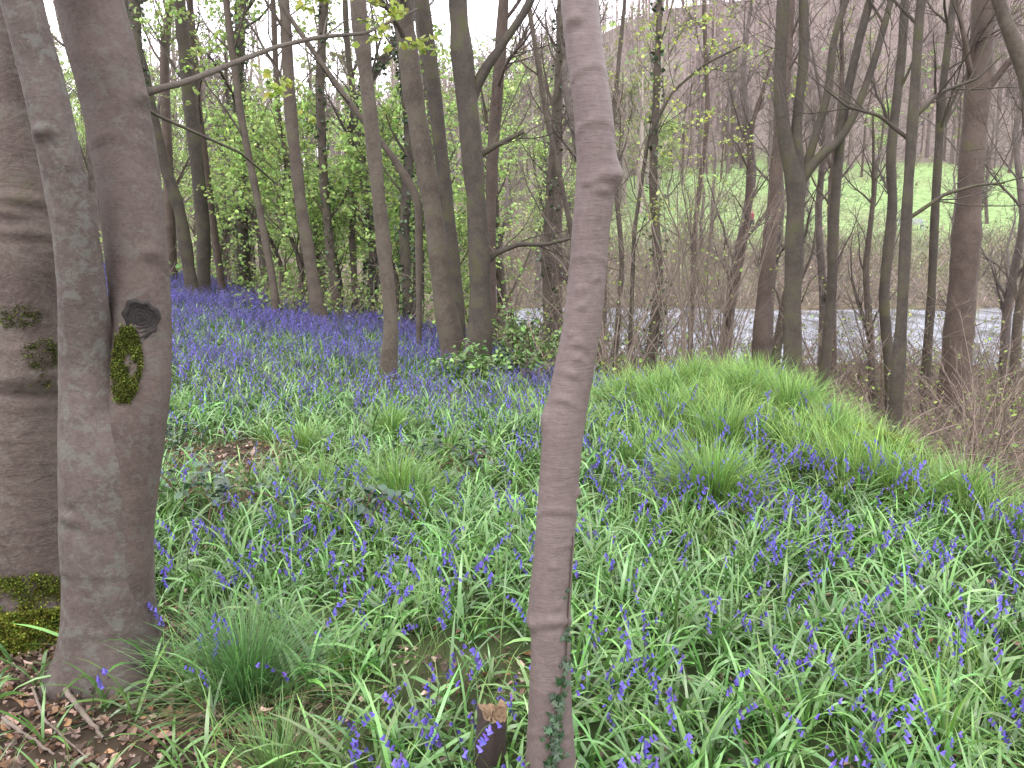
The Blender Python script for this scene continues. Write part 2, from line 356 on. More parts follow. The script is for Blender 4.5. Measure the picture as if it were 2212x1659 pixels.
def ivy_leaf(acc,pos,size,nrm,mat,col):
    shape=np.array([[0,-.45],[.5,-.3],[.28,.0],[.55,.25],[.2,.3],[0,.85],[-.2,.3],[-.55,.25],[-.28,0],[-.5,-.3]])
    nrm=nrm/np.linalg.norm(nrm); up=np.array([0,0,1.]); s=np.cross(up,nrm); s/=np.linalg.norm(s); u=np.cross(nrm,s)
    an=rng.uniform(0,2*PI); ca,sa=math.cos(an),math.sin(an)
    V=[pos+size*((x*ca-y*sa)*s+(x*sa+y*ca)*u)+nrm*size*(.15*abs(x)) for x,y in shape]; V.append(np.array(pos)+nrm*size*.08)
    acc.add(np.array(V),[[i,(i+1)%10,10] for i in range(10)],mat,col)
for _ in range(105):
    k=int(rng.triangular(0,8,34)); p=pl[k]+rng.normal(0,.012,3)*[1,.3,1]; p[1]-=.005+abs(rng.normal(0,.009))
    ivy_leaf(acc,p,U(.012,.027)*(1 if k<20 else .65),np.array([rng.normal(0,.4),-1,rng.normal(.3,.3)]),0,jit((.020,.048,.017),1,.3)[0])
obj('ivy',acc.mesh('ivy',[M_ivy,M_twig],False,origin=base),(0,0,0),e)
# --- left twin-stem tree
yB=2.95
acc=Acc()
pL=[(238,1520,190),(238,1440,186),(236,1300,180),(233,1150,184),(232,1000,190),(208,880,148),(190,780,116),(180,660,100),(164,500,92),(132,350,88),(100,200,86),(46,0,82)]
ridL=[(zof(295,yB),FR-.1,.6,.02,.016),(zof(1100,yB),FR-.45,.3,.02,.014),(zof(1210,yB),FR,1.4,.010,.006),(zof(1330,yB),FR+.3,.6,.01,.006),(zof(1080,yB),FR-.45,.2,.01,-.012)]
PL,RL,aL,bL=near_tube(acc,pL,[yB,yB,yB,yB,yB,yB,yB-.01,yB-.05,yB-.09,yB-.12,yB-.14,yB-.16],460,80,ridL,1,5,nrand=110,ramp_=.006,flare=(0.02,.1,.05,4),tops=[(-.15,0,.9,.12),(-.1,.1,1.6,.09),(.1,.2,2.2,.05)],amp=.014)
pR=[(255,1300,130),(268,1120,126),(284,970,130),(300,840,132),(306,700,122),(296,560,126),(284,420,128),(260,280,134),(234,150,138),(192,0,136)]
ridR=[(zof(560,yB),FR+.8,.5,.02,.014),(zof(300,yB),FR,.9,.012,.006),(zof(205,yB),RT-.2,.4,.02,.018)]
yR=[yB-.01,yB-.015,yB-.01,yB+.02,yB+.06,yB+.10,yB+.14,yB+.18,yB+.2,yB+.21]
PR,RR_,aR,bR=near_tube(acc,pR,yR,360,80,ridR,0,8,nrand=90,ramp_=.006,tops=[(-.12,0,.9,.2),(-.05,.2,1.8,.15),(.1,.2,2.4,.09)],amp=.012)
base=np.array([PL[0,0],PL[0,1],float(H(PL[0,0],PL[0,1]))])
eB=make_empty('sycamore_tree',base); tag(eB,'stout forked grey-brown tree with a dark knot and moss patch','tree')
for PP,RR in ((PL,RL),(PR,RR_)):
    lv=branch_set(PP,RR,[(8,(.68,.99),(30,60),2.2,8,.45,.3,.1),(6,(.2,1),(30,60),1.,5,.5,.1,.15)])
    for (Pt,Rt),n in zip(lv,(7,3)): V,F=tubes(Pt,Rt,n); acc.add(V,F,0)
obj('trunk',acc.mesh('trunk',[M_grey,M_greyl],origin=base),(0,0,0),eB)
acc=Acc(); Pb=[];Rb=[]
for px,py,w,y in ((270,215,26,3.15),(330,195,16,3.2),(400,178,14,3.4),(520,130,12,3.8),(600,100,10,4.1),(690,80,9,4.5),(790,72,7,5.0),(900,20,5,5.5)):
    p,d=S(px,py,y); Pb.append(p); Rb.append(w*.463/2/FPX*d)
Pb,Rb=smooth_path(Pb,Rb,30); V,F=tubes(Pb,Rb,8); acc.add(V,F,0)
P1,R1=sprout(Pb[None],Rb[None],10,(.2,.98),(25,60),.7,6,.5,.05,.12); V,F=tubes(P1,R1,4); acc.add(V,F,0)
Pc=[];Rc=[]
for px,py,w,y in ((285,215,12,3.2),(340,250,8,3.5),(430,290,7,4.2),(520,330,6,4.9),(600,400,4,5.6)):
    p,d=S(px,py,y); Pc.append(p); Rc.append(w*.463/2/FPX*d)
Pc,Rc=smooth_path(Pc,Rc,20); V,F=tubes(Pc,Rc,6); acc.add(V,F,0)
P2,R2=sprout(P1,R1,4,(.3,1),(30,60),.3,4,.6,0,.1); V,F=tubes(P2,R2,3); acc.add(V,F,0)
ob=obj('branch',acc.mesh('branch',[M_olive],origin=base),(0,0,0),eB)
acc=Acc(); pos=rand_on(P2,420); V,F,q=leaves(pos,.042,.6,.9,.1); acc.add(V,F,0,np.repeat(jit((.30,.36,.08),420,.25),q,0))
obj('foliage',acc.mesh('foliage',[M_leaf],origin=base),(0,0,0),ob)
kz=zof(692,yB+.05); kk=np.argmin(abs(PR[:,2]-kz)); acc=Acc(); Rk=RR_[kk]*1.01; kc=PR[kk]
kn=np.array([.40,-.9165,0]); kt=np.array([.9165,.40,0])
nt_,nr_=40,18; th=np.linspace(0,2*PI,nt_,endpoint=False); V=[]
for r in np.linspace(0,1,nr_):
    for t_ in th:
        rad=.066*r*(1+.09*math.sin(3*t_+1)+.05*math.sin(7*t_)+.04*math.sin(11*t_+2)); xx=rad*math.cos(t_)*.95; zz_=rad*1.12*math.sin(t_)
        out_=.006+.009*math.exp(-((r-.82)/.16)**2)*(1+.4*math.sin(5*t_))+.0022*math.sin(34*r+2*math.sin(3*t_))
        if r>.9: out_-=.04*(r-.9)/.1
        V.append(kc+kt*xx+kn*(math.sqrt(max(Rk**2-xx**2,1e-5))+out_)+np.array([0,0,zz_]))
F=[[i*nt_+j,i*nt_+(j+1)%nt_,(i+1)*nt_+(j+1)%nt_,(i+1)*nt_+j] for i in range(nr_-1) for j in range(nt_)]
acc.add(V,F); obj('knot',acc.mesh('knot',[plain('knot_wood',(.013,.010,.009),.9,.7,60)],origin=base),(0,0,0),eB)
acc=Acc(); moss_patch(acc,PR,RR_*1.02,aR,bR,zof(855,yB),zof(705,yB),FR-.5,FR+.45,13000,.007,thick=.020,thr=-.25,col=(.070,.085,.017))
obj('moss',acc.mesh('moss',[M_moss],False,origin=base),(0,0,0),eB)
# --- left-edge tree
yA=3.35; acc=Acc()
pA=[(55,1480,205),(52,1380,195),(58,1200,165),(60,1000,155),(56,850,160),(58,730,156),(52,560,150),(46,400,140),(34,200,110),(30,0,95)]
ridA=[(zof(790,yA),FR+.3,1.2,.07,.028),(zof(745,yA),FR+.2,1.5,.02,.014),(zof(765,yA),FR+.6,.9,.012,.012),(zof(430,yA),FR+.3,1.,.02,.015),(zof(460,yA),FR-.1,.8,.015,.015),(zof(500,yA),FR+.5,1.,.02,.012),(zof(840,yA),FR+.3,1.5,.02,-.012)]
for kx in range(10): ridA.append((zof(540+kx*18,yA),FR+.4,1.3,.007,.006))
for kx in range(7): ridA.append((zof(1150+kx*17,yA),FR+.4,1.3,.007,.006))
PA,RA,aA,bA=near_tube(acc,pA,yA,480,80,ridA,0,13,nrand=230,ramp_=.009,flare=(.03,.1,.04,3),tops=[(-.1,0,1,.15),(-.1,0,2,.1),(0,.2,2,.06)],amp=.03)
lv=branch_set(PA,RA,[(8,(.68,.99),(30,60),2.2,8,.45,.3,.1),(6,(.2,1),(30,60),1.,5,.5,.1,.15)])
for (Pt,Rt),n in zip(lv,(7,3)): V,F=tubes(Pt,Rt,n); acc.add(V,F,0)
base=np.array([PA[0,0],PA[0,1],float(H(PA[0,0],PA[0,1]))])
eA=make_empty('sycamore_tree',base); tag(eA,'rough wrinkled grey trunk with mossy foot beside the forked tree','tree')
obj('trunk',acc.mesh('trunk',[M_grey2],origin=base),(0,0,0),eA)
acc=Acc(); moss_patch(acc,PA,RA*1.22,aA,bA,-.05,.15,FR-1.6,FR+1.7,26000,.011,(.13,.15,.025),.04,-.9)
moss_patch(acc,PA,RA*1.05,aA,bA,.08,zof(1215,yA),FR-1.3,FR+1.7,11000,.009,(.10,.12,.022),.016,-.1)
moss_patch(acc,PA,RA*1.12,aA,bA,zof(825,yA),zof(725,yA),FR+.3,FR+1.3,2600,.007,(.06,.07,.018),thick=.012,thr=.0); moss_patch(acc,PA,RA*1.02,aA,bA,zof(700,yA),zof(655,yA),FR-.2,FR+.9,700,.007,(.06,.07,.018))
obj('moss',acc.mesh('moss',[M_moss],False,origin=base),(0,0,0),eA)
# --- stump
acc=Acc(); ps,_=S(1062,1540,2.3); zt=ps[2]; nb=36
rows=[]; rg=rng.normal(0,.006,nb)
for kx,zq in enumerate(np.linspace(-.02,zt,14)):
    for j in range(nb):
        t_=j/nb*2*PI; r=.042*(1+.05*math.sin(3*t_+1)+.03*math.sin(8*t_))*(1.15-.15*kx/13)
        z=zq
        if kx==13: z=zq+.010*math.cos(t_-2.6)+(.022 if math.sin(t_*2+.5)>.6 else 0)+rg[j]
        rows.append([ps[0]-.012*(1-kx/13)+r*math.cos(t_),2.3+r*math.sin(t_),z])
F=[[k*nb+j,k*nb+(j+1)%nb,(k+1)*nb+(j+1)%nb,(k+1)*nb+j] for k in range(13) for j in range(nb)]
acc.add(rows,F,0)
top=np.array(rows[-nb:]); c=top.mean(0)
inner=c+(top-c)*.82; inner[:,2]=top[:,2]-.004+rng.normal(0,.003,nb); rag=c+(top-c)*.4; rag[:,2]+=rng.normal(0,.009,nb)-.014
acc.add(np.vstack([top,inner,rag,[c]]),[[j,(j+1)%nb,nb+(j+1)%nb,nb+j] for j in range(nb)]+[[nb+j,nb+(j+1)%nb,2*nb+(j+1)%nb,2*nb+j] for j in range(nb)],1)
acc.add(np.vstack([rag,[c-[0,0,.02]]]),[[j,(j+1)%nb,nb] for j in range(nb)],1)
base=np.array([ps[0],2.3,0.]); o=obj('tree_stump',acc.mesh('tree_stump',[bark('bark_stump',(.03,.021,.019),(.055,.040,.035),ridge=.3,bump=.9,zs=.8,lam=.15,lich=(.08,.07,.065)),plain('cut_wood',(.16,.105,.06),.8,.6,70)],False,origin=base),base)
tag(o,'short dark sawn stump with splintered pale top','stump')
# ------------------------------------------------------------------ middle distance trees
LC=(.27,.38,.11)
def mid_tree(paths,y,mat,label,leaf=0,ivy=0,limbs=7,name='sycamore_tree',leafcol=LC,twc=(.07,.055,.047),zmin=.35,sz=.08,ht=6.):
    acc=Acc(); crown=Acc(); allp=[]
    for pi_,path in enumerate(paths):
        P=[];R=[]
        for px,py,w in path:
            p,d=S(px,py,y+(0 if pi_==0 else .05*pi_)); P.append(p); R.append(w*.46293/2/FPX*d)
        if pi_==0:
            zb=float(H(P[0][0],y))
            if P[0][2]>zb: P.insert(0,np.array([P[0][0],y,zb-.05])); R.insert(0,R[0]*1.1)
            else: P[0][2]=zb-.05
            base=np.array([P[0][0],y,zb])
        if path[-1][1]<=10:
            d0=norm(P[-1]-P[-2]); d0=norm(d0*.6+np.array([rng.normal(0,.1),rng.normal(0,.1),.8]))
            P.append(P[-1]+d0*ht*.4); R.append(R[-1]*.7); P.append(P[-1]+np.array([rng.normal(0,.2),rng.normal(0,.2),ht*.6])); R.append(R[-1]*.35)
        P,R=smooth_path(P,R,60)
        R=R*(1+.05*np.sin(P[:,2]*5+pi_)+rng.normal(0,.035,60))
        if pi_==0: R=R+R[0]*.7*np.exp(-(P[:,2]-base[2])/.12)
        V,F=tubes(P,R,12); acc.add(V,F,0); allp.append((P,R))
        m=limbs if pi_==0 else max(3,limbs//2)
        P1,R1=sprout(P[None],R[None],m,(zmin if pi_==0 else .2,.99),(30,65),2.4,9,.38,.25,.13,rmin=.008)
        V,F=tubes(P1,R1,5); acc.add(V,F,0)
        P2,R2=sprout(P1,R1,6,(.2,1),(25,60),1.2,6,.5,.1,.14,rmin=.005)
        P3,R3=sprout(P2,R2,5,(.2,1),(25,60),.6,4,.5,.05,.14,rmin=.0035)
        V,F=tubes(P2,R2,3); crown.add(V,F,0,twc); V,F=tubes(P3,R3,3); crown.add(V,F,0,twc)
        if leaf:
            n=int(leaf/len(paths)); pos=sprays(P3,n,.1); V,F,q=leaves(pos,sz,.55,.95); crown.add(V,F,1,np.repeat(jit(leafcol,n,.3),q,0))
    e=make_empty(name,base); tag(e,label,'tree')
    obj('trunk',acc.mesh('trunk',[mat],origin=base),(0,0,0),e)
    obj('crown',crown.mesh('crown',[M_twig,M_leaf],origin=base),(0,0,0),e)
    if ivy:
        ia=Acc(); P,R=allp[0]; n=ivy
        k=(U(0,1,n)**.9*38).astype(int); th=U(0,2*PI,n); rr=R[k]+np.abs(rng.normal(0,.06,n))*(1-.6*k/38)+.01
        pos=P[k]+np.stack([np.cos(th)*rr,np.sin(th)*rr,U(-.12,.12,n)],1)
        V,F,q=leaves(pos,.075,.1,.9); ia.add(V,F,0,np.repeat(jit((.03,.06,.022),n,.4),q,0))
        obj('ivy',ia.mesh('ivy',[M_ivy],origin=base),(0,0,0),e)
    return e
mid_tree([[(835,850,40),(846,700,31),(832,560,31),(815,400,31),(800,250,32),(772,0,36)]],10.5,M_olive,'thin brown tree standing among bluebells',limbs=6,zmin=.5)
mid_tree([[(988,792,60),(958,650,45),(942,500,42),(922,380,42),(892,200,44),(868,0,42)]],13.,M_olive,'leaning olive-brown trunk at the edge of the bluebells',limbs=7,zmin=.4)
mid_tree([[(992,760,30),(988,640,28),(972,500,29),(955,350,30),(932,150,32),(910,0,32)]],14.6,M_dark,'dark slim trunk behind a leaning tree',limbs=6)
mid_tree([[(1030,790,60),(1038,700,50),(1036,560,45),(1026,400,42),(1012,250,48),(996,100,46),(988,0,40)],[(1012,230,26),(1040,160,22),(1090,90,19),(1150,0,17)],[(1030,340,14),(1070,315,13),(1132,284,10)],[(1045,570,16),(1075,545,13),(1120,528,11),(1180,528,9),(1232,515,8)]],12.6,M_dark,'dark mossy tree with a low curved bough and broken stub',limbs=8,zmin=.45)
mid_tree([[(1062,720,22),(1058,500,24),(1066,300,26),(1082,100,26),(1088,0,24)]],16,M_red,'slim brown tree behind a mossy one',limbs=10)
mid_tree([[(690,690,34),(672,580,28),(648,430,26),(628,250,26),(614,0,24)]],17,M_olive,'sinuous olive trunk at the crest of the bluebell bank',leaf=1300,limbs=8)
mid_tree([[(600,700,20),(592,620,17),(560,450,16),(520,250,16),(488,0,15)]],17,M_olive,'thin curved sapling on the crest of the bluebell bank',leaf=1200,limbs=9,zmin=.2)
mid_tree([[(440,634,32),(440,500,29),(425,350,28),(402,150,28),(388,0,26)]],21,M_dark,'dark trunk on top of the bluebell bank',leaf=800)
mid_tree([[(415,626,30),(388,450,26),(352,350,24),(308,150,24),(268,0,22)]],20,M_dark,'leaning dark tree on the bluebell bank',leaf=600)
mid_tree([[(482,642,16),(452,420,16),(424,200,16),(410,0,15)]],22,M_red,'slender brown tree on the bluebell bank',leaf=1100,zmin=.2)
mid_tree([[(735,700,22),(715,560,20),(700,400,20),(690,200,20),(700,0,20)]],19,M_olive,'ivy-clad slim tree below the bank crest',ivy=500,leaf=1600,zmin=.15,limbs=11)
mid_tree([[(885,740,22),(872,500,22),(886,300,22),(868,100,22),(860,0,20)]],18,M_dark,'tree with trunk wrapped in dark ivy',ivy=800,leaf=1600,zmin=.15,limbs=11)
mid_tree([[(530,670,30),(522,450,26),(515,200,24),(520,0,22)]],23,M_dark,'tall ivy-covered tree beyond the bank',ivy=1300,leaf=1100,zmin=.2)
mid_tree([[(770,700,15),(760,500,14),(775,300,14),(750,100,13),(745,0,12)]],20,M_olive,'thin dark stem beyond the bank',leaf=700)
mid_tree([[(650,680,14),(655,500,13),(600,250,13),(590,0,12)]],21,M_red,'thin leaning brown stem beyond the bank',leaf=700)
mid_tree([[(1188,700,26),(1180,560,22),(1190,400,20),(1205,200,18),(1215,0,17)]],18,M_olive,'ivy-covered tree near the water',ivy=450,leaf=0,limbs=10)
mid_tree([[(1395,815,24),(1412,720,22),(1424,600,20),(1410,400,18),(1420,150,15),(1425,0,12)]],14,M_olive,'leaning tree with dark ivy above the pond',ivy=380)
mid_tree([[(1640,800,38),(1650,650,34),(1665,500,31),(1680,330,26),(1700,150,20),(1710,0,15)]],13,M_red,'reddish-brown trunk above the pond',limbs=6)
mid_tree([[(1712,810,42),(1712,650,36),(1716,500,37),(1722,400,46),(1700,330,32),(1682,200,28),(1692,0,26)],[(1722,390,34),(1718,280,22),(1738,120,22),(1735,0,20)],[(1730,390,26),(1760,345,20),(1815,305,18),(1850,240,17),(1890,130,15),(1925,0,14)],[(1735,380,20),(1790,200,17),(1800,80,15),(1830,0,14)]],10.,M_dark,'dark mossy tree forking into several upright limbs',limbs=9,zmin=.45)
mid_tree([[(1778,828,24),(1796,650,21),(1804,420,21),(1820,250,20),(1852,100,18),(1880,0,16)]],10.2,M_dark,'slim dark tree beside the many-limbed one',limbs=10,zmin=.4)
mid_tree([[(1935,890,30),(1950,650,24),(1960,430,22),(1976,200,21),(1988,0,20)],[(1962,300,9),(1900,250,8),(1830,230,6),(1780,190,4)],[(1966,470,10),(2040,420,8),(2110,400,6),(2170,395,4)],[(1970,260,10),(2030,200,8),(2110,170,6),(2165,120,4)]],8.6,M_dark,'slim mossy tree at the edge of the grassy mound',limbs=10,zmin=.35)
mid_tree([[(1925,850,22),(1908,640,22),(1930,430,20),(1922,350,20),(1948,120,19),(1955,0,18)]],13,M_dark,'crooked thin tree by the pond',limbs=10)
mid_tree([[(2055,900,66),(2078,640,56),(2102,320,52),(2128,0,50)]],14,M_red,'straight reddish-brown trunk by the water',limbs=11,zmin=.3)
mid_tree([[(2000,800,20),(2012,640,18),(2020,450,18),(2035,200,17),(2060,0,15)]],17,M_dark,'thin dark tree by the water',limbs=10)
mid_tree([[(2290,900,44),(2275,500,40),(2240,230,36),(2200,110,32),(2150,0,28)]],7.5,M_olive,'leaning mossy tree overhanging the scrub',limbs=8,zmin=.3)
mid_tree([[(300,640,26),(310,400,24),(300,200,24),(290,0,24)]],19,M_dark,'dark trunk behind the forked tree',ivy=500,leaf=400)
mid_tree([[(905,740,10),(905,430,20),(850,340,14),(760,230,13),(690,130,11),(600,0,10)]],14.5,M_olive,'arching pale stem leaning over the bank',limbs=5)
mid_tree([[(1360,780,10),(1370,500,9),(1400,300,8),(1450,200,6),(1520,140,5),(1600,100,4)]],13.5,M_dark,'slim sapling with first yellow-green leaves',leaf=1300,limbs=10,leafcol=(.32,.40,.10),sz=.05)
mid_tree([[(1330,760,12),(1345,560,11),(1320,300,10),(1340,100,9),(1350,0,8)]],16,M_olive,'thin bare tree near the water',limbs=12,zmin=.2)
mid_tree([[(1490,780,12),(1500,500,11),(1530,250,10),(1520,0,9)]],17,M_red,'thin brown bare tree near the water',limbs=12,zmin=.2)
mid_tree([[(1260,760,12),(1235,500,12),(1180,250,11),(1140,0,10)]],15,M_olive,'thin leaning bare tree near the water',limbs=12,zmin=.2)
# ------------------------------------------------------------------ filler woodland trees (shared meshes)
def variant(seed,leaf,ivy,ht,mat,lc):
    P=np.array([[0,0,-.3],[rng.normal(0,.15),rng.normal(0,.15),ht*.25],[rng.normal(0,.35),rng.normal(0,.35),ht*.5],[rng.normal(0,.5),rng.normal(0,.5),ht*.75],[rng.normal(0,.7),rng.normal(0,.7),ht]])
    R=np.array([.17,.14,.12,.08,.02])*U(.8,1.2)*(.45 if ht<7 else 1)
    P,R=smooth_path(P,R,24); R[0]*=1.4
    a1=Acc(); V,F=tubes(P,R,9); a1.add(V,F,0)
    P1,R1=sprout(P[None],R[None],16,(.18,.98),(25,60),3.2 if ht>7 else 2.2,8,.42,.35,.13,rmin=.012 if ht>7 else .007)
    V,F=tubes(P1,R1,4); a1.add(V,F,0)
    P2,R2=sprout(P1,R1,6,(.15,1),(25,60),1.5,5,.5,.15,.15,rmin=.007)
    P3,R3=sprout(P2,R2,4,(.1,1),(25,60),.8,3,.6,.05,.1,rmin=.0045)
    a2=Acc(); tw=(.115,.093,.083)
    V,F=tubes(P2,R2,3); a2.add(V,F,0,tw); V,F=tubes(P3,R3,3); a2.add(V,F,0,tw)
    if leaf:
        pos=sprays(P3,leaf,.14); V,F,q=leaves(pos,.10,.6,.95); a2.add(V,F,1,np.repeat(jit(lc,leaf,.35),q,0))
    m3=None
    if ivy:
        k=(U(0,1,ivy)*15).astype(int); th=U(0,2*PI,ivy); rr=R[k]+np.abs(rng.normal(0,.07,ivy))+.01
        pos=P[k]+np.stack([np.cos(th)*rr,np.sin(th)*rr,U(-.2,.2,ivy)],1)
        a3=Acc(); V,F,q=leaves(pos,.10,.1,.9); a3.add(V,F,0,np.repeat(jit((.03,.055,.022),ivy,.4),q,0)); m3=a3.mesh('ivy',[M_ivy])
    return a1.mesh('trunk',[mat]),a2.mesh('crown',[M_twig,M_leaf]),m3
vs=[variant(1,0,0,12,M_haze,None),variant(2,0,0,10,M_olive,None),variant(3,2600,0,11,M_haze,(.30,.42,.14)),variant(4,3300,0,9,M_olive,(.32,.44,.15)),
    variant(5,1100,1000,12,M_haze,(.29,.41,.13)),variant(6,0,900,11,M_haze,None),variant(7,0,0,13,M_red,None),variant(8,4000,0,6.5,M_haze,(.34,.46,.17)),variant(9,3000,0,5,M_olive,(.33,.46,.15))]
LAB=['bare grey-brown woodland tree','bare olive woodland tree','woodland tree coming into green leaf','low spreading tree in fresh green leaf','ivy-clad tree with fresh leaves','bare tree with ivy up its trunk','tall bare reddish-brown tree','small tree in fresh spring leaf','slender sapling in bright spring leaf']
def place(v,x,y,s,grp,where):
    z=float(H(x,y)); e=make_empty('woodland_tree',(x,y,z)); e.scale=(s,s,s*U(.9,1.1)); e.rotation_euler=(rng.normal(0,.05),rng.normal(0,.05),U(0,6.28))
    tag(e,LAB[v]+' '+where,'tree',grp)
    for n,m in zip(('trunk','crown','ivy'),vs[v]):
        if m: obj(n,m,(0,0,0),e)
def clearview(x,y): return abs(x/y-.274)<.025
cnt=0
while cnt<36:
    y=U(22,50); x=y*U(-.62,-.02)
    if x>-5.5 and y>23:
        if rng.random()<.75: continue
        y=U(18,24); x=y*U(-.2,.1)
    place(int(rng.choice([0,2,3,7,5,6,2,4,1,0,3])),x,y,U(.7,1.05),'trees beyond the bluebell bank','beyond the bluebell bank'); cnt+=1
for bx_,y in ((-.33,24),(-.27,22),(-.235,25),(-.20,20.5),(-.165,23),(-.14,20),(-.11,24),(-.085,20),(-.05,22),(-.30,28),(-.06,27),(-.25,20),(-.18,26)):
    place(int(rng.choice([7,8,8])),bx_*y,y,U(.65,.95),'saplings beyond the bluebell bank','beyond the bluebell bank')
for k in range(13):
    y=U(16,23); x=y*U(.0,.62)
    if clearview(x,y): x+=1.5
    place(int(rng.choice([0,1,6,0,0])),x,y,U(.5,.8),'trees on the near shore','on the near shore')
for k in range(24):
    y=U(54,64); x=y*U(-.05,.62)
    if clearview(x,y): x+=4
    place(int(rng.choice([0,1,6,0,5])),x,y,U(.5,.95),'trees on the far bank','on the far pond bank')
for k in range(16):
    y=U(70,120); x=y*U(.1,.62)
    if clearview(x,y): x+=5
    place(int(rng.choice([0,0,7,1,6])),x,y,U(.8,1.2),'trees in the field','standing on the green field')
for k in range(18):
    y=U(52,75); x=y*U(-.6,.1); place(int(rng.choice([0,2,3,7,0])),x,y,U(.8,1.1),'trees beyond the bluebell bank','beyond the bluebell bank')
# ------------------------------------------------------------------ distant woodland (mass)
acc=Acc(); temps=[]
for s_ in range(4):
    ht=U(9,12); P=np.array([[0,0,-.5],[0,0,ht*.4],[rng.normal(0,.5),rng.normal(0,.5),ht]]); P,R=smooth_path(P,[.26,.18,.05],6)
    P1,R1=sprout(P[None],R[None],14,(.25,.98),(25,60),4.2,4,.5,.3,.15,rmin=.045); P2,R2=sprout(P1,R1,5,(.2,1),(25,60),2.,3,.6,.2,.15,rmin=.028,tip=.5)
    T=Acc()
    for q_ in ((P[None],R[None],4),(P1,R1,3),(P2,R2,3)): V,F=tubes(*q_); T.add(V,F)
    temps.append((np.concatenate(T.V),np.concatenate(T.F),rand_on(P2,60)))
def scat(n,fx,colf,leafp,v=(.55,1.35)):
    for k in range(n):
        x,y=fx(); V,F,lp=temps[rng.integers(0,4)]; a_=U(0,6.28); s_=U(.7,1.3); ca,sa=math.cos(a_)*s_,math.sin(a_)*s_
        z=float(H(x,y)); M=np.array([[ca,-sa,0],[sa,ca,0],[0,0,s_]])
        c=colf()*U(*v); acc.add(V@M.T+[x,y,z],F,0,c)
        if rng.random()<leafp:
            V2,F2,q=leaves(lp@M.T+[x,y,z],.6,.5,.9); acc.add(V2,F2,1,np.repeat(jit((.24,.27,.13),len(lp),.2),q,0))
def hillp():
    y=U(124,285); return U(-.72,.75)*y,y
scat(1400,hillp,lambda:np.array([.235,.19,.180]),.13)  # lilac-grey of the hillside trees is aerial haze baked into the twig colour
def edgep():
    y=U(112,132); return U(.02,.7)*y,y
scat(75,edgep,lambda:np.array([.16,.13,.12]),.2)
def leftp():
    y=U(76,126); return y*U(-.72,.17),y
scat(190,leftp,lambda:np.array([.22,.19,.165]),.5)
o=obj('distant_woodland',acc.mesh('distant_woodland',[M_twig,M_leaf],False)); tag(o,'bare wood covering the far hillside, lilac-grey haze in its colour','woodland',kind='stuff')
# ------------------------------------------------------------------ shrubs
def shrub(x,y,nst,L,lean,col,label,leaf=0,lc=(.26,.33,.10),name='hazel_shrub',r0=.014,grp='thicket shrubs near the water',bias=(0,0)):
    z=float(H(x,y)); n=nst
    a_=U(0,6.28,n); ln=U(.05,lean,n)
    p=np.stack([x+np.cos(a_)*U(0,.25,n),y+np.sin(a_)*U(0,.25,n),np.full(n,z-.05)],1)
    d=norm(np.stack([np.cos(a_)*ln+bias[0],np.sin(a_)*ln+bias[1],np.ones(n)],1)); out=[p]; l=(L*U(.6,1.15,n)/8)[:,None]
    for k in range(8):
        p=p+d*l; out.append(p); d=norm(d+rng.normal(0,.07,(n,3))+np.stack([np.cos(a_),np.sin(a_),-np.ones(n)*.6],1)*.06*lean*2)
    P=np.stack(out,1); R=(r0*U(.5,1.2,n))[:,None]*np.linspace(1,.25,9)[None]
    P1,R1=sprout(P,R,6,(.25,1),(20,50),L*.28,5,.6,.1,.12,rmin=.003); P2,R2=sprout(P1,R1,3,(.2,1),(20,50),L*.12,3,.7,.05,.1,rmin=.0025)
    ac=Acc(); V,F=tubes(P,R,5); ac.add(V,F,0,col); V,F=tubes(P1,R1,3); ac.add(V,F,0,col); V,F=tubes(P2,R2,3); ac.add(V,F,0,col)
    if leaf:
        pos=rand_on(P2,leaf); V,F,q=leaves(pos,.05,.5,.8); ac.add(V,F,1,np.repeat(jit(lc,leaf,.3),q,0))
    o=obj(name,ac.mesh(name,[M_twig,M_leaf],origin=(x,y,z)),(x,y,z)); tag(o,label,'shrub',grp); return o
pale=(.18,.145,.12)
for px,y,n,L,le in ((1480,11.5,12,4.4,.35),(1530,12.5,12,4.5,.3),(1580,14,12,4,.3),(1440,14,12,4,.5),(1340,14,12,3.4,.6),(1290,17,12,3.8,.8),(1120,16,12,3,.8),(1740,14,12,2.9,.6),(1850,12.5,12,2.4,.8),(1980,11,12,2.4,.9),(1620,16,10,2.3,.8),(1900,16,12,3.2,.7),(2180,13,12,2.8,.9),(1400,18,12,3.,.8),(1330,12,10,3.2,.5),(1390,15,12,4,.4),(1510,17,12,4.5,.5),(1230,15,12,3,.7),(1800,15,12,3.2,.5),(1880,19,12,3.5,.6),(2020,15,12,3,.7),(2110,17,12,3.5,.7),(1680,18,12,2.6,.7),(2150,10.5,12,2.6,.8),(1560,19,12,4,.5)):
    x=S(px,800,y)[0][0]; shrub(x,y,n,L,le,pale,'many-stemmed bare shrub with thin pale stems',leaf=70,bias=(U(-.1,.1),0))
for x,y,n,L,le in ((3.6,6.6,16,1.4,1.3),(3.9,7.3,18,1.7,1.3),(4.4,8.2,18,2.1,1.2),(5.4,9.6,20,2.6,1.1),(4.6,10.5,16,2.2,1.1),(5.0,7.9,16,1.9,1.2),(6.6,11.5,18,2.8,1.),(4.0,9.3,14,2.0,1.1),(7.5,13.5,16,2.8,1.),(3.3,8.4,12,1.5,1.2),(3.5,5.7,14,1.1,1.3),(3.1,7.4,12,1.1,1.3),(4.9,9.2,16,2.4,1.1),(5.9,10.8,16,2.6,1.)):
    shrub(x,y,n,L,le,(.20,.155,.125),'tangled arching pale twigs beside the mound',leaf=25,r0=.010,name='bramble_thicket',bias=(.1,-.1))
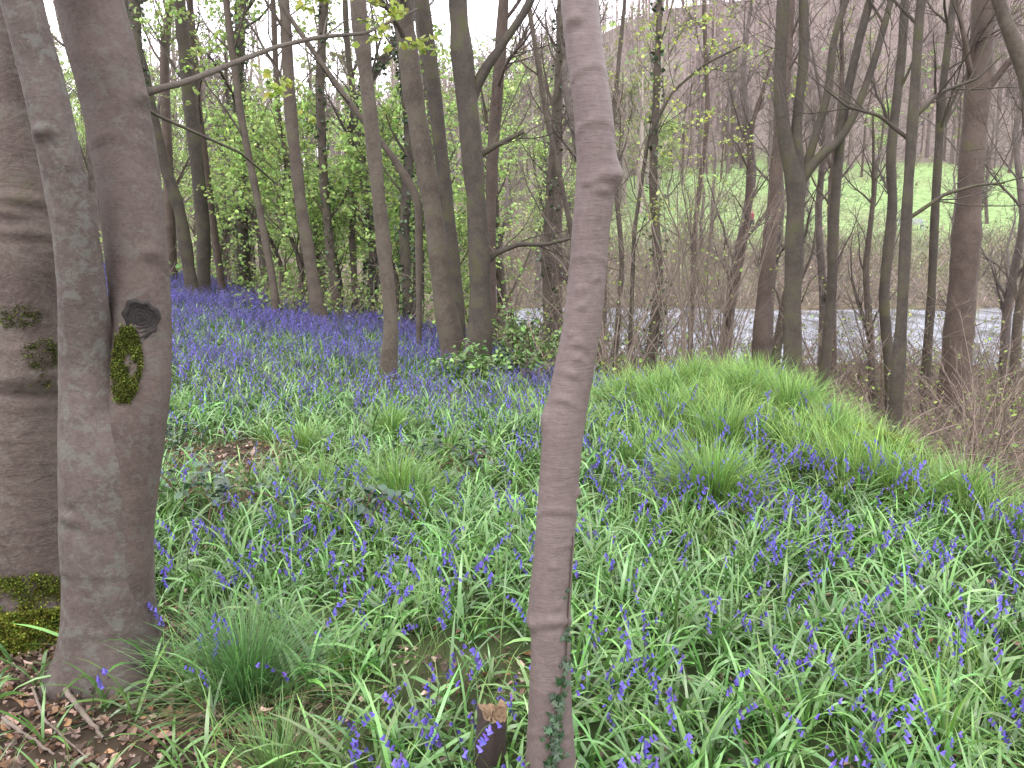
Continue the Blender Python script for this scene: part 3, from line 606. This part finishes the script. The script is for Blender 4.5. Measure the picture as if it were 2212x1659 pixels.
def bush(px,y,w,h,label,n,sz=.10,col=(.12,.21,.06)):
    x=S(px,780,y)[0][0]; z=float(H(x,y)); ac=Acc()
    d=norm(rng.normal(size=(26,3))*[1,.8,.7]+[0,0,.35]); p0=np.array([x,y,z]); d[:,2]=np.abs(d[:,2])
    L_=U(.5,1,26)[:,None]*np.array([[w,w*.8,h]]); P=np.stack([p0+d*L_*q for q in np.linspace(0,1,5)],1); P[:,1:]+=rng.normal(0,.04,(26,4,3))
    R=np.linspace(.015,.004,5)[None]*np.ones((26,1)); V,F=tubes(P,R,4); ac.add(V,F,0,(.07,.055,.04))
    P1,R1=sprout(P,R,6,(.3,1),(20,60),.35,3,.6,.1,.1); V,F=tubes(P1,R1,3); ac.add(V,F,0,(.07,.06,.04))
    pos=rand_on(P1,n); V,F,q=leaves(pos,sz,.6,.45); ac.add(V,F,1,np.repeat(jit(col,n,.45),q,0))
    o=obj('laurel_shrub',ac.mesh('laurel_shrub',[M_twig,M_ivy],origin=p0),p0); tag(o,label,'shrub','low evergreen shrubs'); return o
for px,y,w,h in ((1090,12.,.9,.75),(1160,12.8,.9,1.1),(1010,11.3,.45,.35),(1230,13.5,.8,.6),(1120,14,1.,1.3)):
    bush(px,y,w,h,'low glossy evergreen shrub at the foot of trees',900)
acc=Acc()
def ug(n,f,L,col,lc,nl,sz):
    xy=np.array([f() for _ in range(n)]); z=H(xy[:,0],xy[:,1]); a_=U(0,6.28,n)
    p=np.stack([xy[:,0],xy[:,1],z],1); d=norm(np.stack([np.cos(a_)*U(.2,1,n),np.sin(a_)*U(.2,1,n),np.ones(n)],1)); out=[p]; l=(L*U(.4,1.2,n)/5)[:,None]
    for k in range(5): p=p+d*l; out.append(p); d=norm(d+rng.normal(0,.15,(n,3))-[0,0,.1])
    P=np.stack(out,1); R=U(.004,.010,n)[:,None]*np.linspace(1,.3,6)[None]*(1+xy[:,1:2]*.03)
    V,F=tubes(P,R,3); acc.add(V,F,0,np.repeat(jit(col,n,.35),18,0))
    P1,R1=sprout(P,R,3,(.2,1),(20,60),L*.35,3,.7,.1,.1,rmin=.003); V,F=tubes(P1,R1,3); acc.add(V,F,0,col)
    if nl: pos=rand_on(P1,nl); V,F,q=leaves(pos,sz,.5,.8); acc.add(V,F,1,np.repeat(jit(lc,nl,.35),q,0))
def f1():
    y=U(11,23); return y*U(.0,.64),y
def f2():
    while True:
        y=U(52,66); x=y*U(-.1,.66)
        if not(clearview(x,y) and y>57): return x,y
def f3():
    y=U(22,50); return min(y*U(-.66,.0),-5-U(0,2)),y
def f4():
    y=U(17,25); return y*U(-.3,.1),y
def f5():
    y=U(5.2,13); return max(.35*y,edge(y)+.8)+U(0,4),y
def f6():
    y=U(19,24); return y*U(.0,.64),y
def f7():
    y=U(66,122); return y*U(.1,.66),y
ug(1700,f1,1.1,(.14,.11,.09),(.20,.28,.07),3800,.07)
ug(450,f6,2.3,(.15,.12,.10),(.22,.28,.09),900,.08)
ug(1600,f5,.8,(.17,.135,.11),(.17,.24,.07),2500,.045)
ug(3600,f2,2.4,(.19,.155,.13),(.21,.24,.11),5000,.15)
ug(260,f7,2.0,(.17,.14,.115),(.20,.24,.10),1500,.18)
ug(1800,f3,1.8,(.15,.125,.105),(.29,.40,.13),16000,.11)
ug(700,f4,1.3,(.14,.115,.09),(.25,.36,.11),4500,.085)
o=obj('undergrowth',acc.mesh('undergrowth',[M_twig,M_leaf],False)); tag(o,'tangled brown twigs and young leaves below the trees','undergrowth',kind='stuff')
# ------------------------------------------------------------------ bluebell leaves + grass
def wedge(dens,y0,y1,k=.66,c=.7):
    area=k*(y1**2-y0**2)+2*c*(y1-y0); n=int(area*dens)
    yy=np.sqrt(U((y0+c/k)**2,(y1+c/k)**2,n))-c/k; xx=U(-1,1,n)*(k*yy+c); return xx,yy
def crest(x): return np.interp(x,[-14,-9,-5,-1.4,.5,1.5,3],[27,24,19.5,17,13,9.5,8.5])
acc=Acc()
def clumps(dens,y0,y1,nb,segs,L,W,col):
    x,y=wedge(dens,y0,y1); keep=(U(0,1,len(x))>litmask(x,y)*.86)&(y<crest(x)+2.5)&(x<edge(y)+.8+.3*np.sin(y*2))
    x,y=x[keep],y[keep]; n=len(x)
    cc=jit(col,n,.22,.08); rot=U(0,6.28,n); vig=U(.65,1.25,n)*(1+.18*nz(x,y,1.9,2))
    i=np.repeat(np.arange(n),nb); m=len(i)
    az=rot[i]+np.tile(np.arange(nb)*2.4,n)+rng.normal(0,.3,m)
    bx=x[i]+rng.normal(0,.015,m); by=y[i]+rng.normal(0,.015,m)
    base=np.stack([bx,by,H(bx,by)-.01],1)
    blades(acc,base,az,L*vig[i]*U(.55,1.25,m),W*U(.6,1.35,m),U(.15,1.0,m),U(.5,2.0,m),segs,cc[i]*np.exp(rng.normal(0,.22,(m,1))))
clumps(120,1.5,5.,8,6,.255,.0145,(.112,.235,.058))
clumps(92,5.,9,7,4,.26,.0155,(.116,.240,.060))
clumps(46,9,16,7,3,.26,.019,(.125,.235,.068))
clumps(20,16,27,6,3,.26,.026,(.135,.22,.085))
o=obj('bluebell_foliage',acc.mesh('bluebell_foliage',[M_blade])); tag(o,'dense strap-like bluebell leaves covering the ground','bluebell leaves',kind='stuff')
acc=Acc()
def fine(dens,y0,y1,f,L,W,segs,col):
    x,y=wedge(dens,y0,y1); keep=U(0,1,len(x))<f(x,y); x,y=x[keep],y[keep]; n=len(x)
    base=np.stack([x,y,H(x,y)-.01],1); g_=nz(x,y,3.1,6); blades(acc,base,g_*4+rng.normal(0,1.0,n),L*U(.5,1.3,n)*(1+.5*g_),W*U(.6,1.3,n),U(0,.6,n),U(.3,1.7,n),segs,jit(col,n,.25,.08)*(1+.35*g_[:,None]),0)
mound=lambda x,y: np.clip((1.3*np.exp(-((x-2.0)/1.0)**2-((y-7.4)/1.3)**2)+.8*np.exp(-((x-edge(y))/.5)**2)*ss(y,4.2,5.2)*(1-ss(y,8.5,10)))*(.35+1.0*ss(nz(x,y,3.1,6),-.5,.4)),0,1)
fine(1600,4.3,11,mound,.31,.0060,4,(.185,.30,.07))
fine(450,1.8,6,lambda x,y:(1-litmask(x,y)*.7)*ss(nz(x,y,1.3,4),-.3,.6),.24,.0042,4,(.15,.26,.07))
fine(90,9,26,lambda x,y:1.*(y<crest(x)+2),.22,.012,3,(.15,.24,.08))
fine(70,5,14,lambda x,y:1.*(x>edge(y))*(x<9),.16,.01,3,(.12,.16,.06))
o=obj('grass',acc.mesh('grass',[M_grass])); tag(o,'fine bright grass on the mound and bank','grass',kind='stuff')
def tussock(px,py,y,n,L,W,label,col=(.085,.17,.055),sp=.07):
    x=S(px,py,y)[0][0]; z=float(H(x,y)); ac=Acc(); a_=U(0,6.28,n); r=np.abs(rng.normal(0,sp,n))
    bx=x+np.cos(a_)*r; by=y+np.sin(a_)*r; base=np.stack([bx,by,H(bx,by)-.01],1)
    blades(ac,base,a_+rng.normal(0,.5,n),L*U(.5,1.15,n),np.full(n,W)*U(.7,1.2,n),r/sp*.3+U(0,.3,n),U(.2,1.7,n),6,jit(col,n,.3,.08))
    nd=n//6; a_=U(0,6.28,nd); b2=np.stack([x+np.cos(a_)*sp,y+np.sin(a_)*sp,np.full(nd,z)],1); blades(ac,b2,a_,L*U(.5,.9,nd),np.full(nd,W),U(.8,1.3,nd),U(.4,1,nd),4,jit((.24,.19,.11),nd,.2))
    o=obj('grass_tussock',ac.mesh('grass_tussock',[M_grass],origin=(x,y,z)),(x,y,z)); tag(o,label,'grass tussock','grass tussocks among the bluebells')
tussock(530,1490,2.75,900,.42,.0034,'spiky dark green grass tussock beside leaf litter',(.085,.185,.055),.08)
tussock(600,1640,2.3,320,.26,.0034,'small grass tuft by fallen leaves',(.12,.21,.06))
for px,py,y,n,L in ((860,1080,5.1,650,.42),(700,1070,5.4,260,.3),(1540,1110,4.9,850,.50),(1560,1000,6.,550,.44),(850,930,7.4,450,.38),(880,1120,4.8,300,.3),(350,900,7.8,350,.34),(2080,1130,4.9,500,.42),(660,980,6.6,350,.36),(1850,940,6.5,550,.42),(1500,850,7.8,500,.44),(1640,840,7.6,500,.46),(1740,880,7.1,500,.46),(1350,860,7.9,400,.38),(1100,870,8.8,350,.32),(1440,960,6.6,400,.40),(960,1000,6.4,250,.28),(1700,930,6.6,500,.46),(1800,980,6.,450,.42),(1600,900,7.0,450,.42),(1930,1030,5.5,450,.40),(1400,1020,5.8,300,.32),(1420,900,7.3,400,.42),(1250,950,6.8,300,.32),(1900,1080,5.1,400,.36),(1580,830,8.1,400,.44),(1690,820,8.0,400,.44),(1790,870,7.4,400,.42)):
    tussock(px,py,y,n,L,.0055,'bushy green grass tussock among bluebells',(.150,.27,.062),sp=.10)
tussock(2040,1640,2.45,36,.28,.013,'clump of broad upright green leaves',(.13,.25,.055),sp=.05)
# ------------------------------------------------------------------ bluebells
def bell_flower(seed,low=False):
    T=Acc(); h=U(.20,.30); K=4 if low else 8; t=np.linspace(0,1,K)
    P=np.stack([.08*t**3+.01*np.sin(t*3),.01*np.sin(t*4+seed),h*(t-.13*t**4)],1)
    V,F=tubes(P,np.linspace(.0020,.0010,K)*(1.4 if low else 1),3); T.add(V,F,0,(.08,.13,.05) if not low else (.10,.14,.08))
    nb=5 if low else int(rng.integers(5,10))
    for k in range(nb):
        s=.60+.40*k/(nb-1); p=np.array([np.interp(s,t,P[:,i]) for i in range(3)])
        a_=rng.normal(0,1.0); out=np.array([math.cos(a_),math.sin(a_),0])
        L=U(.012,.016)*(1.15 if low else 1)*(1-.3*(k/(nb-1))); off=.012*(1-.4*k/nb)
        q0=p+out*off*.6; q1=p+out*off+[0,0,-L*.35]; q2=p+out*(off+.003)+[0,0,-L*.8]; q3=p+out*(off+.004)+[0,0,-L*1.05]
        if low: V,F=tubes(np.array([q0,q3]),np.array([.0025,.0052]),4)
        else: V,F=tubes(np.array([q0,q1,q2,q3]),np.array([.0016,.0034,.0035,.0060]),6)
        T.add(V,F,1,jit((.150,.115,.42) if low else (.122,.092,.42),1,.25,.12)[0])
    return T
tv=[bell_flower(k) for k in range(10)]; tl=[bell_flower(k,True) for k in range(6)]
tmesh=[T.mesh('bluebell',[M_grass,M_bell]) for T in tv]
def fdens(x,y):
    d=34+0*x
    d=d+50*ss(x,.2,1.)*(1-ss(y,4.2,5.8))
    d=d+54*ss(y,7.0,12)*(1-ss(x,-.2,1.8))+60*ss(y,12,17)*(1-ss(x,-.2,1.8))
    d=d-18*np.exp(-((x-2)/1.4)**2-((y-7.2)/1.6)**2)
    d=d*(.4+1.2*ss(nz(x,y,1.1,8),-.4,.6))
    d=d*(1-litmask(x,y)*.85)*(y<crest(x)+2)*(x<edge(y)+.8)
    return d
x,y=wedge(250,1.9,27); k=U(0,250,len(x))<fdens(x,y); x,y=x[k],y[k]; order=np.argsort(y); x,y=x[order],y[order]
inf=np.abs(x)<.54*(y+.1); vis=np.where(inf&(y>2.6))[0][:300]; mask=np.ones(len(x),bool); mask[vis]=False
for i_ in vis:
    o=obj('bluebell',tmesh[rng.integers(0,10)],(x[i_],y[i_],float(H(x[i_],y[i_]))-.005)); s_=U(.85,1.3); o.scale=(s_,s_,s_); o.rotation_euler=(rng.normal(0,.12),rng.normal(0,.12),U(0,6.28))
    tag(o,'nodding violet-blue bluebell on an arched green stem','bluebell','bluebells in the woodland clearing')
acc=Acc()
def scatter_T(T,xx,yy,sc_):
    V0=np.concatenate(T.V); C0=np.concatenate(T.C); n=len(xx)
    if n==0: return
    a_=U(0,6.28,n); s_=U(.85,1.3,n)*sc_; ca,sa=np.cos(a_)*s_,np.sin(a_)*s_
    X_=V0[None,:,0]*ca[:,None]-V0[None,:,1]*sa[:,None]+xx[:,None]; Y_=V0[None,:,0]*sa[:,None]+V0[None,:,1]*ca[:,None]+yy[:,None]
    lx=rng.normal(0,.12,n); Z_=V0[None,:,2]*s_[:,None]+H(xx,yy)[:,None]-.005; X_=X_+V0[None,:,2]*lx[:,None]
    V=np.stack([X_,Y_,Z_],-1).reshape(-1,3); tint=np.exp(rng.normal(0,.25,(n,1,1))); Cc=(C0[None]*tint).reshape(-1,3)
    Fall=np.concatenate(T.F); Mall=np.concatenate(T.M); nv=len(V0)
    FF=(Fall[None]+np.arange(n)[:,None,None]*nv).reshape(-1,4); MM=np.tile(Mall,n)
    acc.V.append(V); acc.C.append(Cc); acc.F.append(FF+acc.n); acc.M.append(MM); acc.n+=len(V)
xr,yr=x[mask],y[mask]; near=yr<6.5
g_=rng.integers(0,10,len(xr))
for k in range(10): q_=near&(g_==k); scatter_T(tv[k],xr[q_],yr[q_],1.)
for k in range(6): q_=(~near)&(g_%6==k); scatter_T(tl[k],xr[q_],yr[q_],1.0+.02*(yr[q_]-6))
o=obj('bluebell_carpet',acc.mesh('bluebell_carpet',[M_grass,M_bell])); tag(o,'violet-blue carpet of bluebells spreading up the bank','bluebells',kind='stuff')
# ------------------------------------------------------------------ leaf litter, sticks, bramble
acc=Acc(); xa,ya=wedge(1700,1.6,4.); k=U(0,1,len(xa))<np.maximum(litmask(xa,ya)**1.3,.06); xa,ya=xa[k],ya[k]
xb,yb=wedge(500,4.,9); k=U(0,1,len(xb))<np.maximum(litmask(xb,yb),.06); xa=np.r_[xa,xb[k]]; ya=np.r_[ya,yb[k]]
xc=U(.4,9,9000)*1.; yc_=U(9,25,9000); k=(xc<yc_*.64); xa=np.r_[xa,xc[k]]; ya=np.r_[ya,yc_[k]]
n=len(xa); pos=np.stack([xa,ya,H(xa,ya)+U(.003,.022,n)],1)
V,F,q=leaves(pos,U(.018,.044,n)*(1+.06*np.maximum(ya-4,0)),.72,.75,.28)
pal=np.array([(.16,.095,.065),(.28,.185,.14),(.11,.07,.05),(.38,.27,.22),(.21,.12,.06),(.08,.055,.04),(.17,.125,.10)])
acc.add(V,F,0,np.repeat(pal[rng.integers(0,7,n)]*np.exp(rng.normal(0,.25,(n,1))),q,0))
o=obj('leaf_litter',acc.mesh('leaf_litter',[M_litter],False)); tag(o,'dry brown and pinkish fallen leaves on bare soil','leaf litter',kind='stuff')
M_stick=bark('bark_stick',(.10,.075,.06),(.17,.135,.11),ridge=.5,bump=.6,lam=.2,lich=(.2,.19,.17))
def stick(pts,r,label):
    P=[]
    for px,py,y in pts:
        p,_=S(px,py,y); p[2]=float(H(p[0],p[1]))+.02+r; P.append(p)
    P,R=smooth_path(P,[r]*(len(P)-1)+[r*.5],16); P=P+rng.normal(0,r*.25,P.shape); V,F=tubes(P,R,7); ac=Acc(); ac.add(V,F)
    P1,R1=sprout(P[None],R[None],3,(.3,.9),(30,60),.12,4,.5,.05,.1); V,F=tubes(P1,R1,4); ac.add(V,F)
    o=obj('fallen_stick',ac.mesh('fallen_stick',[M_stick],origin=P[0]),P[0]); tag(o,label,'stick','fallen sticks on the leaf litter')
stick([(140,1490,2.78),(180,1540,2.62),(225,1600,2.48)],.010,'thick pale fallen stick on dead leaves')
stick([(70,1480,2.8),(95,1560,2.6),(190,1650,2.38)],.005,'thin twig on dead leaves')
stick([(400,1540,2.62),(500,1555,2.6),(590,1570,2.58)],.006,'thin fallen twig beside a tussock')
stick([(940,1630,2.4),(990,1625,2.4),(1060,1640,2.36)],.007,'short stick beside the stump')
stick([(5,1560,2.6),(60,1600,2.5),(120,1640,2.4)],.007,'brown stick on dead leaves')
def bramble(px,py,y,n,label,w=.22):
    x=S(px,py,y)[0][0]; z=float(H(x,y)); ac=Acc(); p0=np.array([x,y,z]); m=7; a_=U(0,6.28,m)
    t=np.linspace(0,1,7)[None]; r=U(.6,1.3,m)[:,None]*w
    P=np.stack([x+np.cos(a_)[:,None]*r*t*1.5,y+np.sin(a_)[:,None]*r*t,z+.18*np.sin(t*2.6)*U(.6,1.3,m)[:,None]+.04],-1)
    V,F=tubes(P,np.full((m,7),.003),4); ac.add(V,F,1,(.12,.06,.05))
    pos=rand_on(P,n)+rng.normal(0,.02,(n,3)); pos[:,2]+=.05; V,F,q=leaves(pos,.055,.75,.75,.1); ac.add(V,F,0,np.repeat(jit((.04,.075,.045),n,.3),q,0))
    o=obj('bramble',ac.mesh('bramble',[M_ivy,M_twig],origin=p0),p0); tag(o,label,'bramble','brambles trailing through the bluebells')
for px,py,y,n in ((360,1000,5.9,70),(480,1130,4.7,60),(400,1110,4.9,45),(780,1160,4.5,70),(900,1010,6,60),(1000,1030,5.8,40),(350,960,6.6,60)): bramble(px,py,y,n,'dark-leaved bramble trailing among bluebell leaves')
acc=Acc(); x1,y1,x2,y2=2.42,5.9,2.66,5.4; p1=np.array([x1,y1,float(H(x1,y1))+.13]); p2=np.array([x2,y2,float(H(x2,y2))+.14])
P=np.linspace(p1,p2,20); P[:,2]+=.03*np.sin(np.linspace(0,3,20)); V,F=tubes(P,.08*(1+.15*np.sin(np.linspace(0,9,20)))*np.r_[.3,np.ones(18),.3],14); acc.add(V,F,0)
n=3500; k=rng.integers(0,20,n); th=U(.2,2.9,n); pos=P[k]+np.stack([np.cos(th)*.07,np.cos(th)*.05,np.sin(th)*.085],1)+rng.normal(0,.014,(n,3)); V,F,q=leaves(pos,.016,.4); acc.add(V,F,1,np.repeat(jit((.15,.155,.03),n,.4),q,0))
o=obj('mossy_log',acc.mesh('mossy_log',[M_olive,M_moss],origin=p1),p1); tag(o,'yellow-green mossy log on the edge of the mound','log')
# ------------------------------------------------------------------ bench + person
def box(acc,c,s,m=0):
    c=np.array(c,float); s=np.array(s,float)/2
    V=np.array([[i,j,k] for i in(-1,1) for j in(-1,1) for k in(-1,1)])*s+c
    acc.add(V,[[0,1,3,2],[4,6,7,5],[0,4,5,1],[2,3,7,6],[0,2,6,4],[1,5,7,3]],m)
bx_,by_=31.6,69.; bz=float(H(bx_,by_)); wood=plain('weathered_wood',(.30,.32,.33),.8,.3,8)
eb=make_empty('park_bench',(bx_,by_,bz)); tag(eb,'weathered grey wooden bench on the green field','bench'); eb.rotation_euler=(0,0,.1)
a_=Acc(); [box(a_,(0,-.18+.12*i,.45),(2.1,.1,.035)) for i in range(4)]; obj('seat',a_.mesh('seat',[wood],False),(0,0,0),eb)
a_=Acc(); [box(a_,(0,.27+.03*i,.6+.13*i),(2.1,.03,.1)) for i in range(3)]; [box(a_,(s*.85,.29,.66),(.07,.05,.5)) for s in(-1,1)]; obj('backrest',a_.mesh('backrest',[wood],False),(0,0,0),eb)
for s in(-1,1):
    a_=Acc(); box(a_,(s*.85,-.18,.2),(.08,.08,.45)); box(a_,(s*.85,.22,.2),(.08,.08,.45)); box(a_,(s*.85,.02,.38),(.06,.35,.07)); box(a_,(s*.98,-.02,.68),(.06,.5,.04)); box(a_,(s*.98,-.22,.55),(.05,.05,.24)); obj('leg',a_.mesh('leg',[wood],False),(0,0,0),eb)
def skin(name,verts,edges,mat,parent,sub=2):
    me=bpy.data.meshes.new(name); me.from_pydata([v[:3] for v in verts],edges,[]); me.materials.append(mat)
    o=obj(name,me,(0,0,0),parent); mo=o.modifiers.new('skin','SKIN'); mo.use_smooth_shade=True
    for i,v in enumerate(verts):
        sv=me.skin_vertices[0].data[i]; sv.radius=(v[3],v[4] if len(v)>4 else v[3]); sv.use_root=(i==0)
    sb=o.modifiers.new('sub','SUBSURF'); sb.levels=sub; sb.render_levels=sub
    return o
p_,_=S(1623,512,68.); px_=p_[0]; pz=float(H(px_,68.))
ep=make_empty('person',(px_,68.,pz)); tag(ep,'walker in a red jacket and dark trousers on the grass','person'); ep.rotation_euler=(0,0,.9)
skinm=plain('skin_tone',(.3,.2,.16),.6,.1,10)
BV=[(0,0,.95,.13,.10),(0,0,1.12,.12,.095),(0,0,1.33,.16,.105),(0,.0,1.47,.065),(0,-.01,1.54,.055),(0,-.02,1.62,.08,.09),(0,-.015,1.71,.075,.085),
 (.09,0,.90,.09),(.10,-.14,.50,.06),(.10,-.06,.10,.04),(.10,-.2,.04,.035),(-.09,0,.90,.09),(-.10,.10,.50,.06),(-.10,.26,.12,.04),(-.10,.14,.04,.035),
 (.19,0,1.40,.055),(.24,.06,1.14,.042),(.22,-.08,.92,.03),(.21,-.13,.85,.028),(-.19,0,1.40,.055),(-.24,-.06,1.14,.042),(-.22,-.2,.95,.03),(-.21,-.26,.90,.028)]
BE=[(0,1),(1,2),(2,3),(3,4),(4,5),(5,6),(0,7),(7,8),(8,9),(9,10),(0,11),(11,12),(12,13),(13,14),(2,15),(15,16),(16,17),(17,18),(2,19),(19,20),(20,21),(21,22)]
for h in (18,22):
    bx=BV[h]
    for f in range(5):
        o_=(-.025+.0125*f); BV.append((bx[0]+o_,bx[1]-.03-(f==4)*-.02,bx[2]-.045,.008)); BE.append((h,len(BV)-1)); BV.append((bx[0]+o_,bx[1]-.025,bx[2]-.08+.01*abs(f-2),.007)); BE.append((len(BV)-2,len(BV)-1))
BV+= [(0,-.11,1.64,.012)]; BE.append((5,len(BV)-1))
skin('body',BV,BE,skinm,ep)
skin('jacket',[(0,0,.92,.175,.14),(0,0,1.12,.165,.13),(0,0,1.34,.19,.135),(0,0,1.46,.09),(.2,0,1.40,.08),(.25,.06,1.14,.065),(.23,-.06,.96,.052),(-.2,0,1.40,.08),(-.25,-.06,1.14,.065),(-.23,-.18,.98,.052)],[(0,1),(1,2),(2,3),(2,4),(4,5),(5,6),(2,7),(7,8),(8,9)],plain('red_jacket',(.20,.03,.045),.7,.15,12),ep)
skin('trousers',[(0,0,.93,.15,.12),(.09,0,.86,.105),(.10,-.14,.50,.08),(.10,-.07,.13,.062),(-.09,0,.86,.105),(-.10,.10,.50,.08),(-.10,.25,.15,.062)],[(0,1),(1,2),(2,3),(0,4),(4,5),(5,6)],plain('dark_trousers',(.02,.022,.035),.8,.2,12),ep)
skin('hair',[(0,.02,1.68,.088,.09),(0,.01,1.745,.075,.075)],[(0,1)],plain('dark_hair',(.03,.02,.015),.7,.2,30),ep)
# ------------------------------------------------------------------ camera, world, sun
cam=bpy.data.cameras.new('camera'); co=bpy.data.objects.new('camera',cam); COL.objects.link(co)
co.location=(0,0,CH); co.rotation_euler=(PI/2-PITCH,0,0); cam.sensor_width=36; cam.lens=FPX/1024*36; cam.clip_end=2000; cam.clip_start=.05
sc.camera=co
wd=bpy.data.worlds.new('World'); sc.world=wd; wd.use_nodes=True; nt=wd.node_tree; N=nt.nodes; L=nt.links; N.clear()
out=N.new('ShaderNodeOutputWorld'); bg=N.new('ShaderNodeBackground'); sk=N.new('ShaderNodeTexSky'); sk.sky_type='NISHITA'; sk.sun_disc=False
SE,SR=math.radians(52),math.radians(200)
sk.sun_elevation=SE; sk.sun_rotation=SR; sk.dust_density=3; sk.air_density=1
hs=N.new('ShaderNodeHueSaturation'); hs.inputs['Saturation'].default_value=.3; L.new(sk.outputs[0],hs.inputs['Color'])
mx=N.new('ShaderNodeMix'); mx.data_type='RGBA'; mx.inputs[0].default_value=.8; L.new(hs.outputs[0],mx.inputs[6]); mx.inputs[7].default_value=(29.5,28.6,30.2,1)
L.new(mx.outputs[2],bg.inputs[0]); bg.inputs[1].default_value=.15; L.new(bg.outputs[0],out.inputs[0])
sl=bpy.data.lights.new('sun','SUN'); sl.energy=1.5; sl.angle=math.radians(25); sl.color=(1,.96,.9); so=bpy.data.objects.new('sun',sl); COL.objects.link(so)
so.rotation_euler=(PI/2-SE,0,math.radians(180)-SR)
sc.view_settings.view_transform='Standard'; sc.view_settings.look='None'; sc.view_settings.exposure=0
print('done')
